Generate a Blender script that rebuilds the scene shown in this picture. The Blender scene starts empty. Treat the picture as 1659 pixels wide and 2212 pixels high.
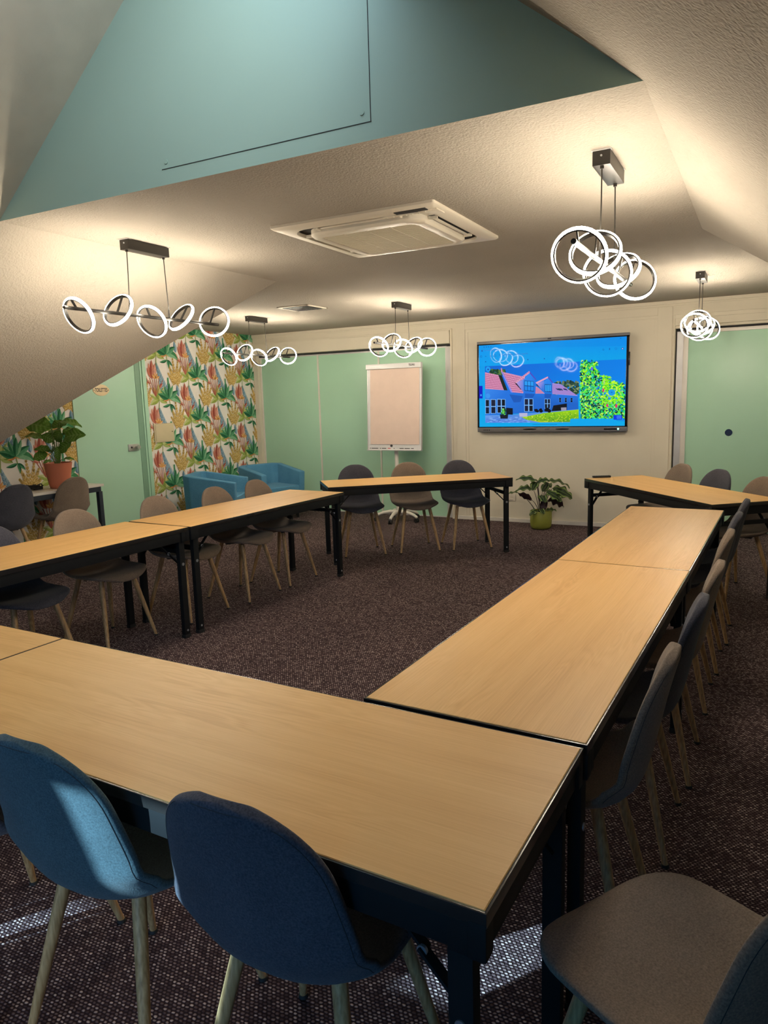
import bpy, bmesh, math, random
from mathutils import Vector, Matrix
PI = math.pi
R = math.radians
scene = bpy.context.scene
COL = scene.collection
rng = random.Random(7)

# ------------------------------------------------------------------ materials
def new_mat(name):
    m = bpy.data.materials.new(name)
    m.use_nodes = True
    return m, m.node_tree.nodes, m.node_tree.links, m.node_tree.nodes['Principled BSDF']

def setp(b, **k):
    for n, v in k.items():
        n = n.replace('_', ' ')
        if n in b.inputs:
            b.inputs[n].default_value = v

def ramp(N, stops):
    r = N.new('ShaderNodeValToRGB')
    e = r.color_ramp.elements
    while len(e) < len(stops):
        e.new(0.5)
    for el, (p, c) in zip(e, stops):
        el.position = p
        el.color = (*c, 1)
    return r

def coords(N, L, scale=(1, 1, 1), rand=0.0):
    tc = N.new('ShaderNodeTexCoord')
    mp = N.new('ShaderNodeMapping')
    mp.inputs['Scale'].default_value = scale
    L.new(tc.outputs['Object'], mp.inputs['Vector'])
    if rand:
        oi = N.new('ShaderNodeObjectInfo')
        mu = N.new('ShaderNodeMath'); mu.operation = 'MULTIPLY'; mu.inputs[1].default_value = rand
        L.new(oi.outputs['Random'], mu.inputs[0])
        cb = N.new('ShaderNodeCombineXYZ')
        for i in range(3):
            L.new(mu.outputs[0], cb.inputs[i])
        L.new(cb.outputs[0], mp.inputs['Location'])
    return mp.outputs['Vector']

def plain(name, col, rough=0.5, metal=0.0, bump=0.0, bscale=200, var=0.06, vscale=6, spec=0.5):
    """paint / plastic / metal with a faint procedural mottling"""
    m, N, L, b = new_mat(name)
    v = coords(N, L)
    nz = N.new('ShaderNodeTexNoise'); nz.inputs['Scale'].default_value = vscale
    L.new(v, nz.inputs['Vector'])
    r = ramp(N, [(0.3, tuple(max(0, c * (1 - var)) for c in col)), (0.7, tuple(min(1, c * (1 + var)) for c in col))])
    L.new(nz.outputs['Fac'], r.inputs['Fac'])
    L.new(r.outputs['Color'], b.inputs['Base Color'])
    setp(b, Roughness=rough, Metallic=metal, Specular_IOR_Level=spec)
    if bump:
        n2 = N.new('ShaderNodeTexNoise'); n2.inputs['Scale'].default_value = bscale; n2.inputs['Detail'].default_value = 3
        L.new(v, n2.inputs['Vector'])
        bp = N.new('ShaderNodeBump'); bp.inputs['Strength'].default_value = bump; bp.inputs['Distance'].default_value = 0.002
        L.new(n2.outputs['Fac'], bp.inputs['Height'])
        L.new(bp.outputs['Normal'], b.inputs['Normal'])
    return m

def stucco(name, col, strength=0.5, dist=0.004, scale=85):
    m, N, L, b = new_mat(name)
    v = coords(N, L)
    vo = N.new('ShaderNodeTexVoronoi'); vo.feature = 'SMOOTH_F1'; vo.inputs['Scale'].default_value = scale
    nz = N.new('ShaderNodeTexNoise'); nz.inputs['Scale'].default_value = scale * 0.55; nz.inputs['Detail'].default_value = 4
    L.new(v, vo.inputs['Vector']); L.new(v, nz.inputs['Vector'])
    mx = N.new('ShaderNodeMath'); mx.operation = 'ADD'
    L.new(vo.outputs['Distance'], mx.inputs[0]); L.new(nz.outputs['Fac'], mx.inputs[1])
    bp = N.new('ShaderNodeBump'); bp.inputs['Strength'].default_value = strength; bp.inputs['Distance'].default_value = dist
    L.new(mx.outputs[0], bp.inputs['Height']); L.new(bp.outputs['Normal'], b.inputs['Normal'])
    n3 = N.new('ShaderNodeTexNoise'); n3.inputs['Scale'].default_value = 1.3
    L.new(v, n3.inputs['Vector'])
    r = ramp(N, [(0.3, tuple(c * 0.95 for c in col)), (0.7, tuple(min(1, c * 1.04) for c in col))])
    L.new(n3.outputs['Fac'], r.inputs['Fac']); L.new(r.outputs['Color'], b.inputs['Base Color'])
    setp(b, Roughness=0.9, Specular_IOR_Level=0.15)
    return m

def carpet_mat():
    m, N, L, b = new_mat('carpet_boucle')
    v = coords(N, L)
    # slight wander of the woven rows
    nw = N.new('ShaderNodeTexNoise'); nw.inputs['Scale'].default_value = 60
    L.new(v, nw.inputs['Vector'])
    mxv = N.new('ShaderNodeMixRGB'); mxv.blend_type = 'LINEAR_LIGHT'; mxv.inputs['Fac'].default_value = 0.0035
    L.new(v, mxv.inputs['Color1']); L.new(nw.outputs['Color'], mxv.inputs['Color2'])
    def mth(op, a, b=None, c=None):
        n = N.new('ShaderNodeMath'); n.operation = op
        for k, q in enumerate((a, b, c)):
            if q is None: continue
            if isinstance(q, (int, float)): n.inputs[k].default_value = q
            else: L.new(q, n.inputs[k])
        return n.outputs[0]
    sp = N.new('ShaderNodeSeparateXYZ'); L.new(mxv.outputs['Color'], sp.inputs[0])
    ry = mth('MULTIPLY', sp.outputs['Y'], 1 / 0.0096)
    row = mth('FLOOR', ry)
    rx = mth('ADD', mth('MULTIPLY', sp.outputs['X'], 1 / 0.0135), mth('MULTIPLY', mth('FLOORED_MODULO', row, 2.0), 0.5))
    colm = mth('FLOOR', rx)
    cell = N.new('ShaderNodeCombineXYZ'); L.new(colm, cell.inputs[0]); L.new(row, cell.inputs[1])
    wn = N.new('ShaderNodeTexWhiteNoise'); wn.noise_dimensions = '2D'; L.new(cell.outputs[0], wn.inputs['Vector'])
    ex_ = mth('DIVIDE', mth('SUBTRACT', mth('FRACT', rx), 0.5), 0.46)
    ey_ = mth('DIVIDE', mth('SUBTRACT', mth('FRACT', ry), 0.5), 0.44)
    rad = mth('SQRT', mth('ADD', mth('MULTIPLY', ex_, ex_), mth('MULTIPLY', ey_, ey_)))
    mr = N.new('ShaderNodeMapRange'); mr.interpolation_type = 'SMOOTHSTEP'
    mr.inputs['From Min'].default_value = 1.1; mr.inputs['From Max'].default_value = 0.45
    L.new(rad, mr.inputs['Value'])
    loop = mr.outputs['Result']                       # height of one yarn loop
    tint = mth('MULTIPLY', loop, mth('MULTIPLY_ADD', wn.outputs['Value'], 0.85, 0.15))
    r = ramp(N, [(0.0, (0.030, 0.018, 0.021)), (0.30, (0.108, 0.071, 0.076)), (0.62, (0.225, 0.165, 0.16)), (1.0, (0.60, 0.49, 0.455))])
    L.new(tint, r.inputs['Fac'])
    n2 = N.new('ShaderNodeTexNoise'); n2.inputs['Scale'].default_value = 2.2; n2.inputs['Detail'].default_value = 4
    L.new(v, n2.inputs['Vector'])
    r2 = ramp(N, [(0.3, (0.88, 0.86, 0.86)), (0.7, (1.08, 1.05, 1.02))])
    L.new(n2.outputs['Fac'], r2.inputs['Fac'])
    mu = N.new('ShaderNodeMixRGB'); mu.blend_type = 'MULTIPLY'; mu.inputs['Fac'].default_value = 1
    L.new(r.outputs['Color'], mu.inputs['Color1']); L.new(r2.outputs['Color'], mu.inputs['Color2'])
    L.new(mu.outputs['Color'], b.inputs['Base Color'])
    bp = N.new('ShaderNodeBump'); bp.inputs['Strength'].default_value = 0.8; bp.inputs['Distance'].default_value = 0.004
    L.new(loop, bp.inputs['Height']); L.new(bp.outputs['Normal'], b.inputs['Normal'])
    setp(b, Roughness=0.95, Specular_IOR_Level=0.1)
    return m

def wood_mat():
    m, N, L, b = new_mat('oak_laminate')
    v = coords(N, L, (1, 1, 1), rand=13.0)
    # cathedral figure: distorted bands across the width, drawn out along the length
    mp = N.new('ShaderNodeMapping'); mp.inputs['Scale'].default_value = (0.9, 5.5, 1)
    L.new(v, mp.inputs['Vector'])
    n1 = N.new('ShaderNodeTexNoise'); n1.inputs['Scale'].default_value = 1.6; n1.inputs['Detail'].default_value = 2
    L.new(mp.outputs['Vector'], n1.inputs['Vector'])
    mu = N.new('ShaderNodeMath'); mu.operation = 'MULTIPLY'; mu.inputs[1].default_value = 95
    L.new(n1.outputs['Fac'], mu.inputs[0])
    sn = N.new('ShaderNodeMath'); sn.operation = 'SINE'
    L.new(mu.outputs[0], sn.inputs[0])
    # the figure comes and goes across the board
    mp3 = N.new('ShaderNodeMapping'); mp3.inputs['Scale'].default_value = (1.2, 4.0, 1)
    L.new(v, mp3.inputs['Vector'])
    n3 = N.new('ShaderNodeTexNoise'); n3.inputs['Scale'].default_value = 1.3; n3.inputs['Detail'].default_value = 1
    L.new(mp3.outputs['Vector'], n3.inputs['Vector'])
    mk = N.new('ShaderNodeMapRange'); mk.inputs['From Min'].default_value = 0.48; mk.inputs['From Max'].default_value = 0.66
    L.new(n3.outputs['Fac'], mk.inputs['Value'])
    sm = N.new('ShaderNodeMath'); sm.operation = 'MULTIPLY'
    L.new(sn.outputs[0], sm.inputs[0]); L.new(mk.outputs['Result'], sm.inputs[1])
    mp2 = N.new('ShaderNodeMapping'); mp2.inputs['Scale'].default_value = (5.0, 330, 1)
    L.new(v, mp2.inputs['Vector'])
    n2 = N.new('ShaderNodeTexNoise'); n2.inputs['Scale'].default_value = 1.0; n2.inputs['Detail'].default_value = 4
    L.new(mp2.outputs['Vector'], n2.inputs['Vector'])
    mp4 = N.new('ShaderNodeMapping'); mp4.inputs['Scale'].default_value = (0.8, 14, 1)
    L.new(v, mp4.inputs['Vector'])
    n4 = N.new('ShaderNodeTexNoise'); n4.inputs['Scale'].default_value = 1.0; n4.inputs['Detail'].default_value = 2
    L.new(mp4.outputs['Vector'], n4.inputs['Vector'])
    a0 = N.new('ShaderNodeMath'); a0.operation = 'MULTIPLY_ADD'; a0.inputs[1].default_value = 0.075
    L.new(sm.outputs[0], a0.inputs[0])
    a1 = N.new('ShaderNodeMath'); a1.operation = 'ADD'
    L.new(n2.outputs['Fac'], a1.inputs[0]); L.new(n4.outputs['Fac'], a1.inputs[1])
    a2 = N.new('ShaderNodeMath'); a2.operation = 'MULTIPLY'; a2.inputs[1].default_value = 0.5
    L.new(a1.outputs[0], a2.inputs[0]); L.new(a2.outputs[0], a0.inputs[2])
    a = a0
    r = ramp(N, [(0.25, (0.60, 0.325, 0.105)), (0.5, (0.71, 0.415, 0.150)), (0.75, (0.78, 0.48, 0.19))])
    L.new(a.outputs[0], r.inputs['Fac'])
    L.new(r.outputs['Color'], b.inputs['Base Color'])
    setp(b, Roughness=0.46, Specular_IOR_Level=0.32)
    bp = N.new('ShaderNodeBump'); bp.inputs['Strength'].default_value = 0.08; bp.inputs['Distance'].default_value = 0.001
    L.new(n2.outputs['Fac'], bp.inputs['Height']); L.new(bp.outputs['Normal'], b.inputs['Normal'])
    return m

def fabric(name, c1, c2, scale=260, sheen=0.3):
    m, N, L, b = new_mat(name)
    v = coords(N, L)
    n1 = N.new('ShaderNodeTexNoise'); n1.inputs['Scale'].default_value = scale; n1.inputs['Detail'].default_value = 3
    n2 = N.new('ShaderNodeTexNoise'); n2.inputs['Scale'].default_value = 7; n2.inputs['Detail'].default_value = 3
    L.new(v, n1.inputs['Vector']); L.new(v, n2.inputs['Vector'])
    a = N.new('ShaderNodeMath'); a.operation = 'MULTIPLY_ADD'; a.inputs[1].default_value = 0.35
    L.new(n2.outputs['Fac'], a.inputs[0]); L.new(n1.outputs['Fac'], a.inputs[2])
    r = ramp(N, [(0.45, c1), (0.9, c2)])
    L.new(a.outputs[0], r.inputs['Fac']); L.new(r.outputs['Color'], b.inputs['Base Color'])
    bp = N.new('ShaderNodeBump'); bp.inputs['Strength'].default_value = 0.35; bp.inputs['Distance'].default_value = 0.0012
    L.new(n1.outputs['Fac'], bp.inputs['Height']); L.new(bp.outputs['Normal'], b.inputs['Normal'])
    setp(b, Roughness=0.9, Specular_IOR_Level=0.2, Sheen_Weight=sheen * 0.35, Sheen_Roughness=0.5)
    return m

def legwood():
    m, N, L, b = new_mat('oak_effect_leg')
    v = coords(N, L, (60, 60, 4), rand=3)
    n1 = N.new('ShaderNodeTexNoise'); n1.inputs['Scale'].default_value = 2.5; n1.inputs['Detail'].default_value = 4
    L.new(v, n1.inputs['Vector'])
    r = ramp(N, [(0.3, (0.30, 0.17, 0.065)), (0.7, (0.56, 0.36, 0.17))])
    L.new(n1.outputs['Fac'], r.inputs['Fac']); L.new(r.outputs['Color'], b.inputs['Base Color'])
    setp(b, Roughness=0.45)
    return m

def emit(name, col, strength):
    m, N, L, b = new_mat(name)
    nz = N.new('ShaderNodeTexNoise'); nz.inputs['Scale'].default_value = 3
    v = coords(N, L); L.new(v, nz.inputs['Vector'])
    r = ramp(N, [(0.2, tuple(c * 0.97 for c in col)), (0.8, col)])
    L.new(nz.outputs['Fac'], r.inputs['Fac'])
    L.new(r.outputs['Color'], b.inputs['Emission Color'])
    setp(b, Base_Color=(*col, 1), Emission_Strength=strength)
    return m

def attr_mat(name, rough=0.7, emission=0.0, spec=0.3):
    m, N, L, b = new_mat(name)
    a = N.new('ShaderNodeAttribute'); a.attribute_name = 'Col'
    if emission:
        setp(b, Base_Color=(0.01, 0.01, 0.012, 1), Emission_Strength=emission)
        L.new(a.outputs['Color'], b.inputs['Emission Color'])
    else:
        v = coords(N, L)
        nz = N.new('ShaderNodeTexNoise'); nz.inputs['Scale'].default_value = 45; nz.inputs['Detail'].default_value = 3
        L.new(v, nz.inputs['Vector'])
        r = ramp(N, [(0.3, (0.86, 0.86, 0.86)), (0.7, (1.08, 1.08, 1.08))])
        L.new(nz.outputs['Fac'], r.inputs['Fac'])
        mu = N.new('ShaderNodeMixRGB'); mu.blend_type = 'MULTIPLY'; mu.inputs['Fac'].default_value = 1
        L.new(a.outputs['Color'], mu.inputs['Color1']); L.new(r.outputs['Color'], mu.inputs['Color2'])
        L.new(mu.outputs['Color'], b.inputs['Base Color'])
    setp(b, Roughness=rough, Specular_IOR_Level=spec)
    return m

LED = (1.0, 0.87, 0.69)
M = dict(
    carpet=carpet_mat(),
    stucco=stucco('stucco_ceiling', (0.385, 0.35, 0.295), 0.7, 0.0045, 115),
    slope=stucco('stucco_slope', (0.385, 0.35, 0.295), 0.5, 0.0045, 95),
    grey=plain('grey_roof_paint', (0.60, 0.565, 0.47), 0.9, bump=0.15, bscale=90),
    board=plain('shade_toned_roof_paint', (0.30, 0.28, 0.23), 0.9),  # ridge strip: shade put into the paint colour
    blue=plain('teal_wall_paint', (0.38, 0.54, 0.47), 0.75, bump=0.05, bscale=60, var=0.03, vscale=1.5),
    petrol=plain('petrol_wall_paint', (0.03, 0.12, 0.17), 0.8),
    green=plain('sage_door_paint', (0.42, 0.68, 0.50), 0.38, var=0.02, vscale=1.5, spec=0.4),
    greendark=plain('green_jamb_paint', (0.20, 0.36, 0.25), 0.5, var=0.03),
    cream=plain('cream_wall_paint', (0.70, 0.64, 0.51), 0.7, bump=0.04, bscale=120, var=0.03, vscale=2),
    white=plain('white_lacquer', (0.72, 0.68, 0.61), 0.35, var=0.03),
    groove=plain('shadow_gap', (0.03, 0.03, 0.03), 0.8),
    alu=plain('brushed_aluminium', (0.62, 0.61, 0.60), 0.4, metal=0.3),
    wood=wood_mat(),
    black=plain('black_powder_coat', (0.008, 0.009, 0.010), 0.6, var=0.1, spec=0.25),
    blackedge=plain('black_table_edge', (0.022, 0.020, 0.019), 0.22, var=0.1),
    rubber=plain('black_rubber', (0.012, 0.012, 0.012), 0.7),
    bolt=plain('zinc_bolt', (0.55, 0.58, 0.62), 0.3, metal=0.8),
    taupe=fabric('taupe_fabric', (0.145, 0.108, 0.080), (0.265, 0.205, 0.155)),
    anthracite=fabric('anthracite_fabric', (0.036, 0.037, 0.050), (0.088, 0.088, 0.108)),
    petrolcloth=fabric('petrol_fabric', (0.030, 0.055, 0.066), (0.070, 0.120, 0.140)),
    seam=plain('dark_seam', (0.03, 0.028, 0.028), 0.8),
    armblue=fabric('blue_felt', (0.055, 0.19, 0.33), (0.10, 0.29, 0.45), 180, 0.2),
    leg=legwood(),
    tabwhite=plain('white_laminate', (0.70, 0.65, 0.58), 0.4, var=0.03),
    navy=plain('dark_steel_frame', (0.018, 0.026, 0.038), 0.4, var=0.1),
    lampmetal=plain('black_lamp_metal', (0.030, 0.027, 0.024), 0.38, metal=0.35, var=0.08),
    led=emit('led_diffuser', LED, 172.0),
    acwhite=plain('ac_plastic', (0.74, 0.68, 0.56), 0.45, var=0.02),
    acgrille=plain('ac_grille', (0.64, 0.58, 0.44), 0.6, var=0.03),
    terracotta=plain('terracotta_pot', (0.55, 0.17, 0.09), 0.65, var=0.06),
    olive=plain('olive_pot', (0.24, 0.25, 0.035), 0.45, var=0.05),
    soil=plain('potting_soil', (0.03, 0.02, 0.014), 0.95, bump=0.8, bscale=120, var=0.4, vscale=80),
    stem=plain('plant_stem', (0.11, 0.16, 0.035), 0.5, var=0.1),
    stemdark=plain('purple_stem', (0.055, 0.035, 0.03), 0.5, var=0.1),
    leafmat=attr_mat('leaf_pattern', 0.42, spec=0.4),
    paperwall=attr_mat('printed_wallpaper', 0.8, spec=0.1),
    paperbase=plain('wallpaper_ground', (0.84, 0.79, 0.73), 0.85, var=0.02),
    screen=attr_mat('screen_picture', 0.03, emission=1.0, spec=0.05),
    bezel=plain('grey_bezel', (0.17, 0.165, 0.17), 0.35, metal=0.3, var=0.03),
    glossblack=plain('gloss_black', (0.006, 0.006, 0.007), 0.15),
    ledgreen=emit('power_led', (0.25, 1.0, 0.7), 4.0),
    paper=plain('flipchart_paper', (0.68, 0.53, 0.45), 0.8, var=0.02, vscale=12),
    boardwhite=plain('whiteboard_enamel', (0.66, 0.66, 0.66), 0.3, var=0.02),
    signcream=plain('cream_enamel', (0.80, 0.62, 0.33), 0.35, var=0.03),
    ink=plain('dark_ink', (0.025, 0.02, 0.012), 0.5),
    redink=plain('red_ink', (0.55, 0.04, 0.04), 0.5),
    elec=plain('ivory_cover', (0.62, 0.53, 0.33), 0.5, var=0.03),
    steel=plain('satin_steel', (0.60, 0.58, 0.54), 0.3, metal=0.8),
    socketp=plain('socket_plastic', (0.70, 0.64, 0.54), 0.4, var=0.02),
    facade=plain('dark_outdoor_finish', (0.05, 0.055, 0.065), 0.9),  # for the added sun blocker and the terrace
    glassframe=plain('window_frame', (0.55, 0.56, 0.57), 0.4),
)
def glass_mat():
    m, N, L, b = new_mat('window_glass')
    out = [n for n in N if n.type == 'OUTPUT_MATERIAL'][0]
    t = N.new('ShaderNodeBsdfTransparent'); t.inputs['Color'].default_value = (0.94, 0.97, 0.97, 1)
    g = N.new('ShaderNodeBsdfGlossy'); g.inputs['Roughness'].default_value = 0.02
    f = N.new('ShaderNodeFresnel'); f.inputs['IOR'].default_value = 1.3
    mx = N.new('ShaderNodeMixShader')
    L.new(f.outputs[0], mx.inputs[0]); L.new(t.outputs[0], mx.inputs[1]); L.new(g.outputs[0], mx.inputs[2])
    L.new(mx.outputs[0], out.inputs['Surface'])
    return m
M['glass'] = glass_mat()

# ------------------------------------------------------------------ mesh helpers
def finish(name, bm, mat, parent=None, smooth=True, loc=None, rotz=None, angle=35):
    bmesh.ops.recalc_face_normals(bm, faces=bm.faces[:]) if smooth != 'raw' else None
    me = bpy.data.meshes.new(name)
    bm.to_mesh(me); bm.free()
    if smooth:
        for p in me.polygons:
            p.use_smooth = True
        me.set_sharp_from_angle(angle=R(angle))
    me.materials.append(M[mat] if isinstance(mat, str) else mat)
    o = bpy.data.objects.new(name, me)
    COL.objects.link(o)
    if parent is not None:
        o.parent = parent
    if loc is not None:
        o.location = loc
    if rotz is not None:
        o.rotation_euler = (0, 0, rotz)
    return o

def empty(name, loc=(0, 0, 0), rotz=0.0):
    o = bpy.data.objects.new(name, None)
    COL.objects.link(o)
    o.empty_display_size = 0.1
    o.location = loc; o.rotation_euler = (0, 0, rotz)
    return o

def tag(o, label=None, cat=None, group=None, kind=None):
    if label: o['label'] = label
    if cat: o['category'] = cat
    if group: o['group'] = group
    if kind: o['kind'] = kind
    return o

def thing(name, label, cat, loc=(0, 0, 0), rotz=0.0, group=None):
    return tag(empty(name, loc, rotz), label, cat, group)

def copy_tree(o, parent=None):
    c = o.copy(); COL.objects.link(c)
    if parent is not None:
        c.parent = parent
    for ch in list(o.children):
        copy_tree(ch, c)
    return c

def box(bm, c, s, bev=0.0, rot=None, seg=2):
    r = bmesh.ops.create_cube(bm, size=1.0)
    vs = r['verts']
    bmesh.ops.scale(bm, vec=s, verts=vs)
    if bev:
        es = list({e for v in vs for e in v.link_edges})
        q = bmesh.ops.bevel(bm, geom=es, offset=min(bev, min(s) * 0.49), segments=seg, profile=0.7, affect='EDGES')
        vs = list({v for f in q['faces'] for v in f.verts} | {v for v in vs if v.is_valid})
    if rot is not None:
        bmesh.ops.rotate(bm, cent=(0, 0, 0), matrix=rot, verts=vs)
    bmesh.ops.translate(bm, vec=c, verts=vs)
    return vs

def obox(bm, x0, x1, y0, y1, z0, z1, bev=0.0):
    return box(bm, ((x0 + x1) / 2, (y0 + y1) / 2, (z0 + z1) / 2), (abs(x1 - x0), abs(y1 - y0), abs(z1 - z0)), bev)

def frame_of(d):
    d = Vector(d).normalized()
    a = Vector((0, 0, 1)) if abs(d.z) < 0.9 else Vector((1, 0, 0))
    x = d.cross(a).normalized(); y = d.cross(x).normalized()
    return x, y, d

def tube(bm, pts, rad, seg=10, caps=True):
    pts = [Vector(p) for p in pts]
    rads = rad if isinstance(rad, (list, tuple)) else [rad] * len(pts)
    rings = []
    for i, p in enumerate(pts):
        if i == 0: d = pts[1] - pts[0]
        elif i == len(pts) - 1: d = pts[-1] - pts[-2]
        else: d = (pts[i + 1] - pts[i]).normalized() + (pts[i] - pts[i - 1]).normalized()
        if i == 0:
            x, y, d = frame_of(d)
        else:
            d = d.normalized(); x = (x - d * x.dot(d)).normalized(); y = d.cross(x)
        rings.append([bm.verts.new(p + rads[i] * (math.cos(2 * PI * k / seg) * x + math.sin(2 * PI * k / seg) * y)) for k in range(seg)])
    for a, b in zip(rings, rings[1:]):
        for k in range(seg):
            bm.faces.new((a[k], a[(k + 1) % seg], b[(k + 1) % seg], b[k]))
    if caps:
        bm.faces.new(rings[0][::-1]); bm.faces.new(rings[-1])

def bar(bm, p0, p1, w, h, up=(0, 0, 1), bev=0.0):
    p0, p1 = Vector(p0), Vector(p1)
    d = (p1 - p0); ln = d.length; d.normalize()
    u = Vector(up); s = d.cross(u)
    if s.length < 1e-4: s = d.cross(Vector((1, 0, 0)))
    s.normalize(); u = s.cross(d)
    m = Matrix((d, s, u)).transposed()
    box(bm, (p0 + p1) / 2, (ln, w, h), bev, m)

def lathe(bm, prof, seg=32, c=(0, 0, 0), flute=0, fd=0.0):
    rings = []
    for r, z in prof:
        ring = []
        for k in range(seg):
            a = 2 * PI * k / seg
            rr = r * (1 + (fd * math.cos(flute * a) if flute else 0))
            ring.append(bm.verts.new((c[0] + rr * math.cos(a), c[1] + rr * math.sin(a), c[2] + z)))
        rings.append(ring)
    for a, b in zip(rings, rings[1:]):
        for k in range(seg):
            bm.faces.new((a[k], a[(k + 1) % seg], b[(k + 1) % seg], b[k]))
    bm.faces.new(rings[0][::-1]); bm.faces.new(rings[-1])

def poly(bm, pts):
    return bm.faces.new([bm.verts.new(p) for p in pts])

def disc(bm, c, n, r, h, seg=16):
    n = Vector(n).normalized()
    tube(bm, [Vector(c), Vector(c) + n * h], r, seg)

def text_mesh(name, body, size, mat, parent, matrix, depth=0.0008, sx=1.0, align='CENTER', bold=0.0):
    cu = bpy.data.curves.new(name, 'FONT')
    cu.body = body; cu.size = size; cu.extrude = depth; cu.align_x = align; cu.align_y = 'CENTER'; cu.offset = bold
    ob = bpy.data.objects.new(name, cu)
    COL.objects.link(ob)
    bpy.context.view_layer.update()
    dg = bpy.context.evaluated_depsgraph_get()
    me = bpy.data.meshes.new_from_object(ob.evaluated_get(dg))
    bpy.data.objects.remove(ob)
    me.transform(matrix @ Matrix.Diagonal((sx, 1, 1, 1)))
    me.materials.clear(); me.materials.append(M[mat] if isinstance(mat, str) else mat)
    o = bpy.data.objects.new(name, me); COL.objects.link(o)
    if parent is not None: o.parent = parent
    return o

class Painter:
    """flat coloured shapes, each lying on the surface below it, in one mesh with a colour attribute"""
    def __init__(self, to3d, normal, step=2e-5, start=0.0):
        self.v = []; self.f = []; self.c = []; self.to3d = to3d; self.n = Vector(normal); self.k = start; self.step = step
    def shape(self, pts, cols):
        if len(pts) < 3: return
        self.k += self.step
        base = len(self.v)
        for (a, b) in pts:
            self.v.append(self.to3d(a, b) + self.n * self.k)
        self.f.append(list(range(base, base + len(pts))))
        if isinstance(cols, tuple): cols = [cols] * len(pts)
        self.c += cols
    def build(self, name, mat, parent):
        me = bpy.data.meshes.new(name)
        me.from_pydata(self.v, [], self.f)
        at = me.color_attributes.new('Col', 'FLOAT_COLOR', 'POINT')
        for i, c in enumerate(self.c):
            at.data[i].color = (*c, 1)
        me.materials.append(M[mat])
        o = bpy.data.objects.new(name, me); COL.objects.link(o); o.parent = parent
        return o

def clip(pts, x0, x1, y0, y1):
    def half(ps, inside, inter):
        out = []
        for i, p in enumerate(ps):
            q = ps[i - 1]
            if inside(p):
                if not inside(q): out.append(inter(q, p))
                out.append(p)
            elif inside(q): out.append(inter(q, p))
        return out
    def at(ax, val):
        def f(q, p):
            t = (val - q[ax]) / (p[ax] - q[ax])
            return (q[0] + t * (p[0] - q[0]), q[1] + t * (p[1] - q[1]))
        return f
    for ax, val, s in ((0, x0, 1), (0, x1, -1), (1, y0, 1), (1, y1, -1)):
        pts = half(pts, (lambda p, ax=ax, val=val, s=s: s * (p[ax] - val) >= 0), at(ax, val))
        if len(pts) < 3: return []
    return pts

def S(h):
    """sRGB hex -> linear"""
    o = []
    for i in (0, 2, 4):
        c = int(h[i:i + 2], 16) / 255
        o.append(c / 12.92 if c <= 0.04045 else ((c + 0.055) / 1.055) ** 2.4)
    return tuple(o)

# ------------------------------------------------------------------ room shell
CEIL = 2.46
XL, XR = -6.45, 2.65          # ends of the cross wing
KL, KR = -5.2, 1.4            # knee walls of the long wing
AX = -1.9                     # ridge of the long wing
CL, CR = -3.43, -0.37         # creases where the slopes meet the flat ceiling
YB = 8.36                     # screen wall
YG = 2.464                    # teal gable
YV = 4.80                     # edge of the cross-wing slope
YF = -1.0                     # window wall behind the camera
SL = 0.795

def struct(name, bm, mat, parent=None, smooth=False, **k):
    o = finish(name, bm, mat, parent, smooth, **k)
    if parent is None: o['kind'] = 'structure'
    return o

bm = bmesh.new(); obox(bm, XL - 0.1, XR + 0.1, YF - 0.1, YB + 0.15, -0.06, 0.0); struct('floor', bm, 'carpet')

bm = bmesh.new()
poly(bm, [(CL, YG, CEIL), (CR, YG, CEIL), (CR, YV, CEIL), (CL, YV, CEIL)])
poly(bm, [(XL, YV, CEIL), (CL, YV, CEIL), (CR, YV, CEIL), (XR, YV, CEIL), (XR, YB, CEIL), (XL, YB, CEIL)])
bmesh.ops.remove_doubles(bm, verts=bm.verts[:], dist=1e-5)
struct('ceiling', bm, 'stucco')

zk = CEIL - SL * (CL - KL)
yk = YV - (CL - KL)
zt = CEIL + SL * (AX - CL)
bm = bmesh.new()
poly(bm, [(KL, YF, zk), (CL, YF, CEIL), (CL, YV, CEIL), (KL, yk, zk)])
struct('ceiling_slope_left', bm, 'slope')
bm = bmesh.new()
poly(bm, [(CL, YF, CEIL), (AX, YF, zt), (AX, YG, zt), (CL, YG, CEIL)])
struct('ceiling_ridge_left', bm, 'grey')
bm = bmesh.new()
# the stucco carries on above the flat ceiling up to a slanting edge; the strip beyond it is coloured dark to look unlit
def rs_(x): return CEIL + SL * (CR - x)
poly(bm, [(x, y, rs_(x)) for x, y in ((KR, YF), (CR - 0.62, YF), (CR - 0.62, 2.235), (CR - 0.36, 2.366), (CR - 0.02, YG), (CR, YG), (CR, YV), (KR, yk))])
struct('ceiling_slope_right', bm, 'stucco')
bm = bmesh.new()
def rz(x): return CEIL + 0.01 + SL * (CR - x)
K0, K1, KY0, KY1 = -1.20, -1.85, 0.85, 2.34                        # unseen roof window, added to light the gable
for (xa, xb, ya, yb) in ((CR + 0.06, K0, YF, YG), (K1, AX, YF, YG), (K0, K1, YF, KY0), (K0, K1, KY1, YG)):
    poly(bm, [(xa, ya, rz(xa)), (xb, ya, rz(xb)), (xb, yb, rz(xb)), (xa, yb, rz(xa))])
struct('ceiling_ridge_right', bm, 'board')
bm = bmesh.new()
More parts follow.
